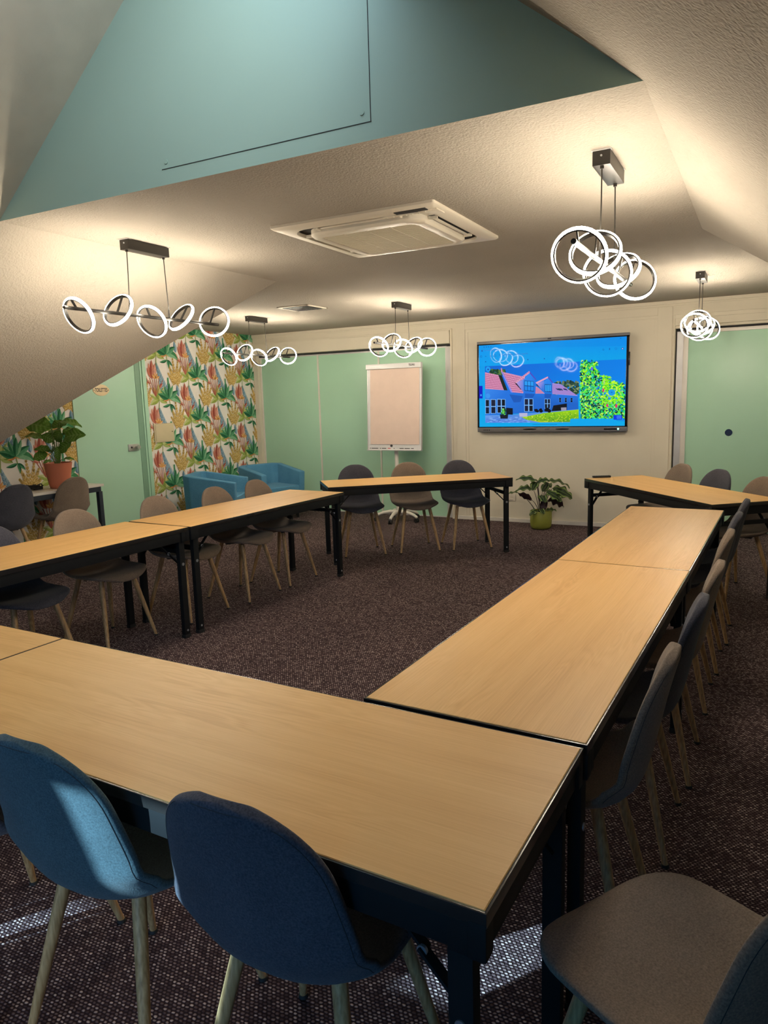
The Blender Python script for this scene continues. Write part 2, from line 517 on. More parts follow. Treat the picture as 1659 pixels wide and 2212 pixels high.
for (xa, xb, ya, yb) in ((K0, K0 + 0.02, KY0, KY1), (K1 - 0.02, K1, KY0, KY1), (K0, K1, KY0 - 0.02, KY0), (K0, K1, KY1, KY1 + 0.02)):
    lo = [bm.verts.new((x, y, rz(x))) for x, y in ((xa, ya), (xb, ya), (xb, yb), (xa, yb))]
    hi = [bm.verts.new((v.co.x + 0.09, v.co.y, v.co.z + 0.113)) for v in lo]
    bm.faces.new(lo); bm.faces.new(hi)
    for k in range(4): bm.faces.new((lo[k], lo[(k + 1) % 4], hi[(k + 1) % 4], hi[k]))
w = struct('window_3', bm, 'glassframe')
bm = bmesh.new(); poly(bm, [(x + 0.05, y, rz(x) + 0.063) for x, y in ((K0, KY0), (K1, KY0), (K1, KY1), (K0, KY1))]); finish('pane', bm, 'glass', w, False)
# slopes of the cross wing
bm = bmesh.new(); poly(bm, [(XL, YV, CEIL), (CL, YV, CEIL), (KL, yk, zk), (XL, yk, zk)]); struct('ceiling_wing_left', bm, 'slope')
bm = bmesh.new(); poly(bm, [(XR, YV, CEIL), (CR, YV, CEIL), (KR, yk, zk), (XR, yk, zk)]); struct('ceiling_wing_right', bm, 'slope')

# teal gable with an access hatch
bm = bmesh.new()
poly(bm, [(CL - 0.2, YG, CEIL), (CR + 0.2, YG, CEIL), (AX, YG, zt + 0.2)])
gable = struct('wall_gable', bm, 'blue')
bm = bmesh.new()
obox(bm, -1.3115, -1.3085, YG - 0.0015, YG, 2.525, 3.25)
obox(bm, -2.327, -1.3075, YG - 0.0015, YG, 2.5225, 2.525)
finish('hatch_joint', bm, 'groove', gable, False)
for sx, sz in ((-1.345, 2.56), (-2.30, 2.552)):
    bm = bmesh.new(); disc(bm, (sx, YG + 0.001, sz), (0, -1, 0), 0.009, 0.004); finish('hatch_screw', bm, 'blue', gable)

# walls that close the room
bm = bmesh.new(); poly(bm, [(XR, yk, 0), (XR, YB, 0), (XR, YB, CEIL), (XR, yk, CEIL)]); struct('wall_right', bm, 'cream')
bm = bmesh.new(); poly(bm, [(KL, YF, 0), (KL, yk, 0), (KL, yk, zk), (KL, YF, zk)])
poly(bm, [(XL, yk, 0), (KL, yk, 0), (KL, yk, zk), (XL, yk, zk)]); struct('wall_knee_left', bm, 'petrol')
bm = bmesh.new(); poly(bm, [(KR, YF, 0), (KR, yk, 0), (KR, yk, zk), (KR, YF, zk)])
poly(bm, [(XR, yk, 0), (KR, yk, 0), (KR, yk, zk), (XR, yk, zk)]); struct('wall_knee_right', bm, 'petrol')

# window wall behind the camera: a glazed door and a narrow side light
W1 = (-2.59, -0.1, 0.05, 1.85)
W2 = (-3.60, -3.33, 1.0, 1.32)
bm = bmesh.new()
def wq(x0, x1, z0, z1): obox(bm, x0, x1, YF - 0.08, YF, z0, z1)
wq(KL, W2[0], 0, 2.0); wq(W2[0], W2[1], 0, W2[2]); wq(W2[0], W2[1], W2[3], 2.0); wq(W2[1], W1[0], 0, 2.0)
wq(W1[0], W1[1], 0, W1[2]); wq(W1[0], -2.31, W1[2], 1.33); wq(W1[0], W1[1], W1[3], 2.0); wq(W1[1], KR, 0, 2.0)  # low panel at the left of the door is added to cut the sun
wq(KL, KR, 2.0, zt + 0.1)
struct('wall_front', bm, 'petrol')
for n, W in enumerate((W1, W2)):
    bm = bmesh.new()
    x0, x1, z0, z1 = W
    t = 0.03
    obox(bm, x0, x0 + t, YF - 0.07, YF - 0.02, z0, z1); obox(bm, x1 - t, x1, YF - 0.07, YF - 0.02, z0, z1)
    obox(bm, x0, x1, YF - 0.07, YF - 0.02, z0, z0 + t); obox(bm, x0, x1, YF - 0.07, YF - 0.02, z1 - t, z1)
    if n == 0:
        obox(bm, -2.33, -2.28, YF - 0.07, YF - 0.02, z0, z1); obox(bm, -0.95, -0.90, YF - 0.07, YF - 0.02, z0, z1)
    w = struct('window_%d' % (n + 1), bm, 'glassframe')
    bm = bmesh.new(); obox(bm, x0 + t, x1 - t, YF - 0.048, YF - 0.042, z0 + t, z1 - t); finish('pane', bm, 'glass', w, False)
# unseen wall, added to keep the sun off most of the glazed door
bm = bmesh.new(); obox(bm, -2.32, -2.12, -7.0, YF - 0.09, 0, 5.5)
struct('sun_blocker_wall', bm, 'facade')
bm = bmesh.new(); obox(bm, -12, 12, -14, YF - 0.1, -0.08, -0.02); struct('floor_terrace', bm, 'facade')

# ------------------------------------------------------------------ screen wall
bm = bmesh.new()
obox(bm, XL, XR, YB, YB + 0.1, 2.17, CEIL)                      # band above the sliding doors
obox(bm, -3.42, -0.87, YB, YB + 0.1, 0, 2.17)                   # pier that carries the screen
wall_back = struct('wall_back', bm, 'cream')
bm = bmesh.new()
obox(bm, XL, XR, YB - 0.022, YB, 2.425, CEIL, 0.004)            # crown strip
obox(bm, XL, XR, YB - 0.010, YB, 2.408, 2.425)
struct('trim_1', bm, 'cream')
bm = bmesh.new()                                                # frame boards around the screen panel
for a in ((-3.36, -3.239, 0.0, 2.40), (-1.045, -0.90, 0.0, 2.40), (-3.239, -1.045, 2.318, 2.40)):
    obox(bm, a[0], a[1], YB - 0.014, YB, a[2], a[3], 0.003)
obox(bm, -3.239, -3.205, YB - 0.007, YB, 0.0, 2.285, 0.002); obox(bm, -1.079, -1.045, YB - 0.007, YB, 0, 2.285, 0.002)
obox(bm, -3.239, -1.045, YB - 0.007, YB, 2.285, 2.318, 0.002)
struct('trim_2', bm, 'cream')
bm = bmesh.new()
obox(bm, XL, -3.43, YB - 0.05, YB, 2.17, 2.325, 0.004)            # track covers
obox(bm, XL, -3.425, YB - 0.028, YB, 2.325, 2.345, 0.003)
obox(bm, -3.43, -3.41, YB - 0.02, YB, 0, 2.345, 0.003)
struct('trim_3', bm, 'cream')
bm = bmesh.new()
obox(bm, -0.865, XR, YB - 0.05, YB, 2.195, 2.27, 0.004); obox(bm, -0.87, XR, YB - 0.028, YB, 2.27, 2.31, 0.003)
obox(bm, -0.885, -0.868, YB - 0.02, YB, 0, 2.31, 0.003)
struct('trim_4', bm, 'cream')
bm = bmesh.new(); obox(bm, -3.41, -0.885, YB - 0.022, YB, 0.0, 0.045, 0.004); struct('baseboard_back', bm, 'white')

# left sliding partition: three and a half green leaves between thin posts
YD = YB + 0.06
bm = bmesh.new(); obox(bm, -6.42, -3.38, YD + 0.045, YD + 0.06, 0, 2.19)
door_l = struct('door_1', bm, 'groove')
posts = [-6.36, -5.40, -4.465, -3.515]
for i in range(3):
    bm = bmesh.new(); obox(bm, posts[i] + 0.008, posts[i + 1] - 0.008, YD, YD + 0.03, 0.012, 2.135, 0.002)
    finish('door_leaf', bm, 'green', door_l)
for x in posts:
    bm = bmesh.new(); obox(bm, x - 0.011, x + 0.011, YD - 0.012, YD + 0.02, 0.004, 2.14, 0.003)
    finish('door_post', bm, 'alu' if x > -3.7 else 'white', door_l)
bm = bmesh.new(); obox(bm, -3.50, -3.435, YD - 0.03, YD + 0.03, 0.004, 2.14, 0.003)
finish('closing_profile', bm, 'alu', door_l)
bm = bmesh.new(); obox(bm, -6.37, -3.43, YD - 0.025, YD + 0.02, 2.145, 2.17); finish('door_track', bm, 'groove', door_l, False)
bm = bmesh.new(); obox(bm, -6.37, -3.51, YD - 0.008, YD + 0.02, 2.128, 2.147); obox(bm, -6.37, -3.43, YD - 0.012, YD + 0.03, 0.0, 0.012); finish('door_rail', bm, 'alu', door_l, False)
bm = bmesh.new(); obox(bm, XL, -6.372, YB - 0.01, YB + 0.1, 0, 2.17, 0.003); struct('trim_5', bm, 'cream')

# right sliding door
bm = bmesh.new(); obox(bm, -0.92, XR, YD + 0.045, YD + 0.06, 0, 2.215)
door_r = struct('door_2', bm, 'groove')
bm = bmesh.new(); obox(bm, -0.74, XR, YD, YD + 0.03, 0.012, 2.115, 0.002); leaf = finish('door_leaf', bm, 'green', door_r)
bm = bmesh.new(); disc(bm, (-0.318, YD + 0.001, 1.07), (0, -1, 0), 0.036, 0.004, 28)
finish('finger_pull', bm, 'glossblack', leaf)
bm = bmesh.new(); obox(bm, -0.855, -0.79, YD + 0.0, YD + 0.03, 0, 2.14); finish('closing_profile', bm, 'alu', door_r, False)
bm = bmesh.new(); obox(bm, -0.79, -0.74, YD - 0.014, YD + 0.03, 0.004, 2.15, 0.004); obox(bm, -0.79, XR, YD - 0.014, YD + 0.03, 2.115, 2.15, 0.004)
finish('door_frame', bm, 'white', door_r)
bm = bmesh.new(); obox(bm, -0.86, XR, YD - 0.02, YD + 0.02, 2.158, 2.19); finish('door_track', bm, 'groove', door_r, False)

# ------------------------------------------------------------------ left wall with printed paper
bm = bmesh.new(); poly(bm, [(XL, yk, 0), (XL, YB, 0), (XL, YB, CEIL), (XL, yk, CEIL)])
wall_left = struct('wall_left', bm, 'paperbase')

GREEN = [(S('3a7a54'), S('6aa57e')), (S('46885c'), S('86b890')), (S('2a6244'), S('55946c'))]
LIME = [(S('94a552'), S('bcc684')), (S('84994c'), S('aab870')), (S('9fae5e'), S('cdd39c'))]
RED = [(S('b86a58'), S('d8a290')), (S('9c5044'), S('c48672')), (S('c47e6a'), S('e4b8a4'))]
BLUE = [(S('7896ac'), S('a4bdca')), (S('60839a'), S('94b0c0'))]
YEL = [(S('c4a45c'), S('e0c890')), (S('b0904c'), S('d4b878'))]
STEM = S('a8553f')

def leafshape(P, x, y, ang, ln, w, cols, bend=0.0, clipbox=None):
    """one printed leaf: two halves either side of its midrib; y is up, ang from vertical (right positive)"""
    n = 7
    mid = []
    a = ang
    px, py = x, y
    for i in range(n + 1):
        mid.append((px, py, a))
        px += math.sin(a) * ln / n; py += math.cos(a) * ln / n; a += bend / n
    for side, (ci) in ((-1, 0), (1, 1)):
        out = []
        for i, (mx, my, ma) in enumerate(mid):
            t = i / n
            ww = w * 0.5 * (math.sin(PI * t ** 0.8)) ** 0.85 if 0 < t < 1 else 0
            out.append((mx + side * ww * math.cos(ma), my - side * ww * math.sin(ma)))
        pts = [(m[0], m[1]) for m in mid] + out[-2:0:-1]
        if clipbox: pts = clip(pts, *clipbox)
        if len(pts) >= 3: P.shape(pts, cols[ci])

def stemline(P, x0, y0, x1, y1, w, col, clipbox):
    dx, dy = x1 - x0, y1 - y0
    l = math.hypot(dx, dy); nx, ny = -dy / l * w / 2, dx / l * w / 2
    pts = clip([(x0 - nx, y0 - ny), (x1 - nx, y1 - ny), (x1 + nx, y1 + ny), (x0 + nx, y0 + ny)], *clipbox)
    if len(pts) >= 3: P.shape(pts, col)

def motif_green(P, x, y, cb):
    stemline(P, x + 0.002, y + 0.20, x, y - 0.06, 0.026, GREEN[2][1], cb)
    stemline(P, x, y - 0.06, x + 0.03, y - 0.22, 0.012, S('8a9a5a'), cb)
    for a, l in ((-2.0, 0.13), (2.1, 0.11), (2.7, 0.10)):
        leafshape(P, x + 0.01, y - 0.12, a, l, 0.036, GREEN[2], 0.5, cb)
    for a, l, b in ((-1.9, 0.10, 0.3), (1.8, 0.09, -0.3), (-1.3, 0.07, 0.2)):
        leafshape(P, x, y - 0.06, a, l, 0.024, (S('cf8a4e'), S('e4b078')), b, cb)
    for i, (a, l, w, b) in enumerate(((-1.45, 0.19, 0.062, 0.5), (1.35, 0.22, 0.085, 1.3), (-1.15, 0.19, 0.060, -0.3), (1.15, 0.18, 0.058, -0.2), (-0.8, 0.17, 0.055, -0.2), (0.85, 0.19, 0.055, 0.5), (-0.45, 0.17, 0.055, 0.1), (0.5, 0.18, 0.055, -0.1), (0.08, 0.19, 0.06, 0.1))):
        leafshape(P, x, y - 0.05, a, l, w, GREEN[i % 3], b, cb)
def motif_red(P, x, y, cb):
    for i, a in enumerate((-0.5, -0.32, -0.16, 0.0, 0.16, 0.34, 0.6)):
        stemline(P, x + 0.03, y - 0.30, x + 0.03 + math.sin(a) * 0.24, y - 0.30 + math.cos(a) * 0.23, 0.009, RED[i % 3][0], cb)
    for i, (a, l, w, b) in enumerate(((-0.62, 0.15, 0.055, 0.2), (0.6, 0.14, 0.05, -0.2), (-0.3, 0.19, 0.068, 0.1), (0.34, 0.19, 0.066, -0.1), (0.0, 0.22, 0.075, 0.05))):
        leafshape(P, x, y - 0.09, a, l, w, RED[i % 3], b, cb)
    leafshape(P, x - 0.11, y - 0.04, -0.2, 0.15, 0.055, BLUE[1], 0.2, cb)
    leafshape(P, x - 0.03, y - 0.15, -1.0, 0.15, 0.042, RED[0], -0.2, cb)
    leafshape(P, x - 0.08, y - 0.10, -0.7, 0.10, 0.035, RED[2], -0.3, cb)
    for a in (-0.9, -0.2, 0.5, 1.2):
        leafshape(P, x + 0.05, y - 0.09, a, 0.075, 0.03, (S('d99a58'), S('ecc088')), 0, cb)
    leafshape(P, x + 0.10, y - 0.20, 0.7, 0.08, 0.04, RED[1], 0.3, cb)
def spike(P, x, y, ang, h, w, cols, cb, n=8):
    dx, dy = math.sin(ang), math.cos(ang)
    stemline(P, x, y, x + dx * h, y + dy * h, 0.007, cols[0][0], cb)
    for i in range(n + 1):
        t = 0.12 + 0.88 * i / n
        for s in (-1, 1):
            leafshape(P, x + dx * h * t, y + dy * h * t, ang + s * (1.0 - 0.7 * t), w * (1.15 - 0.6 * t), 0.022, cols[i % 2], -s * 0.3, cb)
def motif_yellow(P, x, y, cb):
    for a, h in ((-0.75, 0.16), (0.8, 0.16), (-0.42, 0.23), (0.45, 0.22), (-0.1, 0.29), (0.2, 0.26)):
        spike(P, x, y - 0.16, a, h, 0.055, YEL, cb, 7)
    for a in (-1.5, 1.4, 2.4, -2.3):
        leafshape(P, x, y - 0.13, a, 0.08, 0.022, YEL[1], 0.3, cb)
def motif_blue(P, x, y, cb):
    spike(P, x + 0.05, y - 0.20, -0.32, 0.38, 0.095, BLUE, cb, 12)
    spike(P, x + 0.05, y - 0.20, 0.25, 0.17, 0.055, BLUE, cb, 6)
    for a in (-1.6, 1.5, 2.2):
        leafshape(P, x + 0.04, y - 0.17, a, 0.09, 0.022, BLUE[0], 0.3, cb)
def motif_lime(P, x, y, cb):
    for i, (a, l, w, b) in enumerate(((-1.75, 0.16, 0.07, -0.5), (1.7, 0.14, 0.06, 0.5), (-1.0, 0.17, 0.06, -0.4), (1.0, 0.17, 0.06, 0.4), (-0.5, 0.18, 0.06, -0.1), (0.5, 0.18, 0.06, 0.1), (0.0, 0.20, 0.065, 0))):
        leafshape(P, x, y - 0.07, a, l, w, LIME[i % 3], b, cb)
    stemline(P, x, y - 0.06, x - 0.01, y - 0.2, 0.01, LIME[1][0], cb)

P = Painter(lambda y, z: Vector((XL, y, z)), (1, 0, 0), 4e-7, 0.0006)
cb = (yk, YB - 0.0, 0.0, CEIL)
CW = 0.53
for ci in range(-1, 12):
    y0 = yk - 0.1 + ci * CW
    for ri in range(-1, 6):
        z0 = ri * 0.53 + (0.265 if ci % 2 else 0.0) + 0.28
        motif_yellow(P, y0 + 0.155, z0 - 0.20, cb)
        motif_blue(P, y0 + 0.46, z0 - 0.05, cb)
        motif_lime(P, y0 + 0.385, z0 - 0.21, cb)
        motif_red(P, y0 + 0.30, z0 + 0.06, cb)
        motif_green(P, y0 + 0.02, z0 + 0.05, cb)
P.build('wallpaper_print', 'paperwall', wall_left)

# toilet door on the left wall
yd0, yd1 = 5.25, 6.13
bm = bmesh.new(); obox(bm, XL - 0.03, XL + 0.012, yd0, yd1, 0.005, 2.07, 0.002)
door_t = struct('door_3', bm, 'green')
bm = bmesh.new()
obox(bm, XL, XL + 0.022, yd1 + 0.075, yd1 + 0.10, 0, 2.16, 0.004); obox(bm, XL, XL + 0.035, yd1 + 0.10, yd1 + 0.155, 0, 2.16, 0.006)
obox(bm, XL, XL + 0.03, yd0, yd1 + 0.155, 2.09, 2.16, 0.005)
finish('door_frame', bm, 'green', door_t)
bm = bmesh.new(); obox(bm, XL, XL + 0.016, yd1, yd1 + 0.08, 0, 2.09); finish('door_rebate', bm, 'greendark', door_t, False)
bm = bmesh.new(); obox(bm, XL + 0.012, XL + 0.022, 5.945, 6.105, 1.012, 1.092, 0.003); lock = finish('lock_plate', bm, 'steel', door_t)
bm = bmesh.new(); tube(bm, [(XL + 0.02, 6.055, 1.055), (XL + 0.055, 6.055, 1.055), (XL + 0.062, 6.055, 1.055)], [0.014, 0.014, 0.026], 16)
tube(bm, [(XL + 0.062, 6.055, 1.055), (XL + 0.075, 6.055, 1.055)], [0.026, 0.024], 16)
finish('turn_knob', bm, 'steel', lock)
bm = bmesh.new(); disc(bm, (XL + 0.021, 5.99, 1.055), (1, 0, 0), 0.012, 0.004); finish('keyhole', bm, 'groove', lock)

# sign on the door
sg = thing('door_sign', 'small cream oval enamel sign reading TOILETTES on the sage green door', 'sign', (XL + 0.0125, 5.632, 1.708))
bm = bmesh.new()
n = 40
ring = [(0.0, 0.103 * math.cos(2 * PI * k / n) * (1 + 0.10 * abs(math.cos(2 * PI * k / n)) ** 14), 0.062 * math.sin(2 * PI * k / n)) for k in range(n)]
f = poly(bm, ring)
ex = bmesh.ops.extrude_face_region(bm, geom=[f])
bmesh.ops.translate(bm, vec=(0.005, 0, 0), verts=[v for v in ex['geom'] if isinstance(v, bmesh.types.BMVert)])
finish('plate', bm, 'signcream', sg, True)
mt = Matrix.Translation((0.0052, 0, 0)) @ Matrix(((0, 0, 1, 0), (1, 0, 0, 0), (0, 1, 0, 0), (0, 0, 0, 1)))
text_mesh('lettering', 'TOILETTES', 0.058, 'ink', sg, mt, 0.0006, 0.60, bold=0.0012)
for s in (-1, 1):
    bm = bmesh.new(); disc(bm, (0.004, s * 0.096, 0), (1, 0, 0), 0.005, 0.003, 10); finish('screw', bm, 'ink', sg)

# electrical cover on the wallpaper
ep = thing('electrical_cover', 'plain ivory rectangular cover plate on the palm-leaf wallpaper', 'cover plate', (XL + 0.003, 6.53, 1.195))
bm = bmesh.new(); box(bm, (0.006, 0, 0), (0.012, 0.325, 0.225), 0.004); finish('frame', bm, 'elec', ep)
bm = bmesh.new(); box(bm, (0.013, 0.0, 0.0), (0.008, 0.29, 0.195), 0.003); lid = finish('lid', bm, 'elec', ep)
bm = bmesh.new(); disc(bm, (0.016, 0.125, 0.01), (1, 0, 0), 0.006, 0.004, 12); finish('latch', bm, 'ink', lid)

# wall socket beside the olive pot
so = thing('wall_socket', 'square white power socket low on the cream screen wall beside the olive pot', 'socket', (-2.655, YB, 0.30))
bm = bmesh.new(); box(bm, (0, -0.005, 0), (0.085, 0.01, 0.085), 0.004); finish('socket_plate', bm, 'socketp', so)
bm = bmesh.new()
rg = [(0.024, 0.0), (0.026, 0.004), (0.021, 0.004), (0.020, 0.001)]
lathe(bm, rg, 24); bmesh.ops.rotate(bm, cent=(0, 0, 0), matrix=Matrix.Rotation(R(90), 3, 'X'), verts=bm.verts[:]); bmesh.ops.translate(bm, vec=(0, -0.0105, 0), verts=bm.verts[:])
finish('socket_well', bm, 'socketp', so)
for s in (-1, 1):
    bm = bmesh.new(); disc(bm, (s * 0.009, -0.0118, 0), (0, -1, 0), 0.003, 0.001, 8); finish('pin_hole', bm, 'ink', so)
# ------------------------------------------------------------------ folding tables
TH = 0.74
def make_table():
    t = empty('folding_table')
    L2, W2_ = 0.9, 0.2985
    bm = bmesh.new(); box(bm, (0, 0, TH - 0.011), (1.79, 0.587, 0.022), 0.0015, seg=1)
    finish('tabletop', bm, 'wood', t)
    bm = bmesh.new()
    for s in (-1, 1):
        box(bm, (0, s * 0.296, TH - 0.0145), (1.80, 0.0055, 0.026), 0.0015); box(bm, (s * 0.8975, 0, TH - 0.0145), (0.0055, 0.597, 0.026), 0.0015)
    finish('edge_band', bm, 'blackedge', t)
    bm = bmesh.new()
    for s in (-1, 1):
        box(bm, (0, s * 0.280, TH - 0.056), (1.76, 0.022, 0.064), 0.003); box(bm, (s * 0.880, 0, TH - 0.056), (0.022, 0.56, 0.064), 0.003)
    box(bm, (0, 0, TH - 0.026), (1.76, 0.56, 0.008))
    finish('apron', bm, 'black', t)
    for sx in (-1, 1):
        for sy in (-1, 1):
            bm = bmesh.new()
            box(bm, (sx * 0.883, sy * 0.283, TH - 0.056), (0.034, 0.034, 0.068), 0.006)
            box(bm, (sx * 0.865, sy * 0.295, TH - 0.056), (0.066, 0.005, 0.066), 0.002)
            finish('corner_cap', bm, 'black', t)
            bm = bmesh.new(); box(bm, (sx * 0.845, sy * 0.262, 0.35), (0.046, 0.032, 0.67), 0.004)
            lg = finish('leg', bm, 'black', t)
            bm = bmesh.new(); box(bm, (sx * 0.845, sy * 0.262, 0.012), (0.050, 0.036, 0.024), 0.004); finish('foot', bm, 'rubber', lg)
            bm = bmesh.new(); disc(bm, (sx * 0.845, sy * 0.278, 0.052), (0, sy, 0), 0.007, 0.003, 12); finish('bolt', bm, 'bolt', lg)
            bm = bmesh.new(); disc(bm, (sx * 0.845, sy * 0.277, 0.50), (0, sy, 0), 0.010, 0.004, 14); finish('bolt', bm, 'bolt', lg)
            # two-link folding stay from leg to the underside
            bm = bmesh.new()
            yb_ = sy * 0.243
            bar(bm, (sx * 0.848, yb_, 0.495), (sx * 0.755, yb_, 0.588), 0.007, 0.024, (0, 1, 0), 0.002)
            bar(bm, (sx * 0.765, yb_ - sy * 0.008, 0.578), (sx * 0.675, yb_ - sy * 0.008, 0.668), 0.007, 0.022, (0, 1, 0), 0.002)
            br = finish('folding_stay', bm, 'black', t)
            bm = bmesh.new()
            disc(bm, (sx * 0.76, yb_, 0.583), (0, sy, 0), 0.010, 0.006, 14)
            finish('pivot_bolt', bm, 'bolt', br)
        bm = bmesh.new()
        bar(bm, (sx * 0.845, -0.25, 0.585), (sx * 0.845, 0.25, 0.585), 0.024, 0.030, bev=0.003)
        finish('crossbar', bm, 'black', t)
    return t

def place(src, first, x, y, rot, label, cat, group):
    o = src if first else copy_tree(src)
    o.location = (x, y, 0); o.rotation_euler = (0, 0, rot)
    return tag(o, label, cat, group)

tbl = make_table()
TG = 'oak laminate folding tables of the U'
TABLES = [
    (-1.234, 1.276, -0.031, 'oak-topped folding table nearest the viewer, behind the two foreground chairs'),
    (-3.036, 1.332, -0.031, 'oak-topped folding table cut off at the left edge, in line with the nearest table'),
    (-0.585, 2.473, 1.534, 'oak-topped folding table of the right row that butts against the nearest table'),
    (-0.525, 4.275, 1.539, 'far oak-topped folding table of the right row, reaching towards the remote control table'),
    (-0.642, 6.275, -0.866, 'oak-topped folding table standing askew at back right with a remote on it'),
    (-3.002, 6.346, 0.694, 'oak-topped folding table standing askew in front of the flipchart'),
    (-3.531, 4.413, 1.517, 'far oak-topped folding table of the left row, nearer the blue armchairs'),
    (-3.615, 2.600, 1.542, 'near oak-topped folding table of the left row, cut by the left edge'),
]
for i, (x, y, r, lb) in enumerate(TABLES):
    place(tbl, i == 0, x, y, r, lb, 'table', TG)

# ------------------------------------------------------------------ upholstered shell chairs
PROFILE = [(0.222, 0.428), (0.214, 0.448), (0.190, 0.462), (0.13, 0.464), (0.05, 0.456), (-0.03, 0.448), (-0.10, 0.447),
           (-0.155, 0.460), (-0.190, 0.492), (-0.208, 0.54), (-0.222, 0.60), (-0.236, 0.67), (-0.250, 0.74), (-0.264, 0.80), (-0.277, 0.850), (-0.281, 0.866)]
def cr(p0, p1, p2, p3, t):
    return tuple(0.5 * (2 * b + (c - a) * t + (2 * a - 5 * b + 4 * c - d_) * t * t + (3 * b - a - 3 * c + d_) * t ** 3) for a, b, c, d_ in zip(p0, p1, p2, p3))
def profile_points():
    pts = []
    n = len(PROFILE)
    for i in range(n - 1):
        p = [PROFILE[max(0, min(n - 1, i + k))] for k in (-1, 0, 1, 2)]
        k = 7 if i in (0, n - 2) else 4
        for j in range(k):
            pts.append(cr(*p, j / k))
    pts.append(PROFILE[-1])
    return pts
def width_at(y, z, s, S_):
    """half width of the shell along its length"""
    if z < 0.50 and y > -0.17:
        w = 0.222 - 0.016 * max(0, (y - 0.02) / 0.2) ** 2
    else:
        key = [(0.48, 0.222), (0.54, 0.219), (0.60, 0.210), (0.66, 0.200), (0.72, 0.189), (0.78, 0.178), (0.87, 0.163)]
        w = key[0][1]
        for (z0, w0), (z1, w1) in zip(key, key[1:]):
            if z0 <= z <= z1: w = w0 + (w1 - w0) * (z - z0) / (z1 - z0)
    return w
def shell_mesh():
    pts = profile_points()
    cum = [0]
    for a, b in zip(pts, pts[1:]):
        cum.append(cum[-1] + math.hypot(a[0] - b[0], a[1] - b[1]))
    tot = cum[-1]
    # resample with rows crowded towards both ends
    NR = 52
    rows = []
    for i in range(NR + 1):
        u = i / NR
        s = tot * (u - 0.13 * math.sin(2 * PI * u)) if True else tot * u
        k = max(j for j in range(len(cum)) if cum[j] <= s + 1e-9)
        k = min(k, len(cum) - 2)
        t = (s - cum[k]) / (cum[k + 1] - cum[k])
        rows.append((s, pts[k][0] + t * (pts[k + 1][0] - pts[k][0]), pts[k][1] + t * (pts[k + 1][1] - pts[k][1])))
    NU = 22
    front, back, splitrow = [], [], None
    for i, (s, y, z) in enumerate(rows):
        a = rows[max(0, i - 1)]; b = rows[min(NR, i + 1)]
        ty, tz = b[1] - a[1], b[2] - a[2]
        l = math.hypot(ty, tz); ty /= l; tz /= l
        ny, nz = -tz * -1, ty * -1          # upward / forward side of the shell
        ny, nz = tz, -ty
        w = width_at(y, z, s, tot)
        fe = 0.14; te = 0.165
        e = 1.0
        if s < fe: q = 1 - s / fe; e = (1 - q ** 2.6) ** (1 / 2.2) if q < 1 else 0.0
        if tot - s < te: q = 1 - (tot - s) / te; e = (1 - q ** 2.5) ** (1 / 2.3) if q < 1 else 0.0
        e = max(e, 0.02)
        we = w * e
        fr, bk = [], []
        for j in range(NU + 1):
            u = math.sin(PI / 2 * (-1 + 2 * j / NU))
            x = we * u
            xr = x / 0.22
            lift = (0.016 + 0.034 * min(1.0, max(0.0, (0.12 - y) / 0.26))) * abs(xr) ** 2.3
            cy, cz = y, z
            k = min(1.0, max(0.0, (z - 0.452) / 0.17)) if y < -0.10 else 0.0
            k = k * k * (3 - 2 * k)
            cy = y + (0.042 * k + 0.040 * math.exp(-((z - 0.485) / 0.045) ** 2) * (1 if y < -0.12 else max(0.0, (-0.06 - y) / 0.06))) * xr * xr
            cz = z + lift * (1 - k)
            edge = max(abs(u) ** 5, (1 - min(1, s / 0.03)) ** 2, (1 - min(1, (tot - s) / 0.03)) ** 2)
            h = 0.004 + 0.0135 * math.sqrt(max(0, 1 - edge))
            fr.append((x, cy + ny * h, cz + nz * h)); bk.append((x, cy - ny * h, cz - nz * h))
        front.append(fr); back.append(bk)
        if splitrow is None and y < -0.165 and z > 0.462: splitrow = i
    return front, back, splitrow, NU
_front, _back, _split, _NU = shell_mesh()
def shell_part(i0, i1, close0, close1):
    bm = bmesh.new()
    F = [[bm.verts.new(p) for p in r] for r in _front[i0:i1 + 1]]
    B = [[bm.verts.new(p) for p in r] for r in _back[i0:i1 + 1]]
    n = len(F)
    for i in range(n - 1):
        for j in range(_NU):
            bm.faces.new((F[i][j], F[i][j + 1], F[i + 1][j + 1], F[i + 1][j]))
            bm.faces.new((B[i][j + 1], B[i][j], B[i + 1][j], B[i + 1][j + 1]))
        bm.faces.new((F[i][0], F[i + 1][0], B[i + 1][0], B[i][0]))
        bm.faces.new((F[i + 1][_NU], F[i][_NU], B[i][_NU], B[i + 1][_NU]))
    for c, i in ((close0, 0), (close1, n - 1)):
        if c:
            for j in range(_NU):
                q = (F[i][j], B[i][j], B[i][j + 1], F[i][j + 1])
                bm.faces.new(q if i == 0 else q[::-1])
    return bm
def seam_path(i0, i1):
    """stitched line that follows the rim a finger's width behind it on the outside of the shell"""
    J = 2
    left = [_back[i][J] for i in range(i0, i1 + 1)]
    right = [_back[i][_NU - J] for i in range(i0, i1 + 1)]
    return left, right
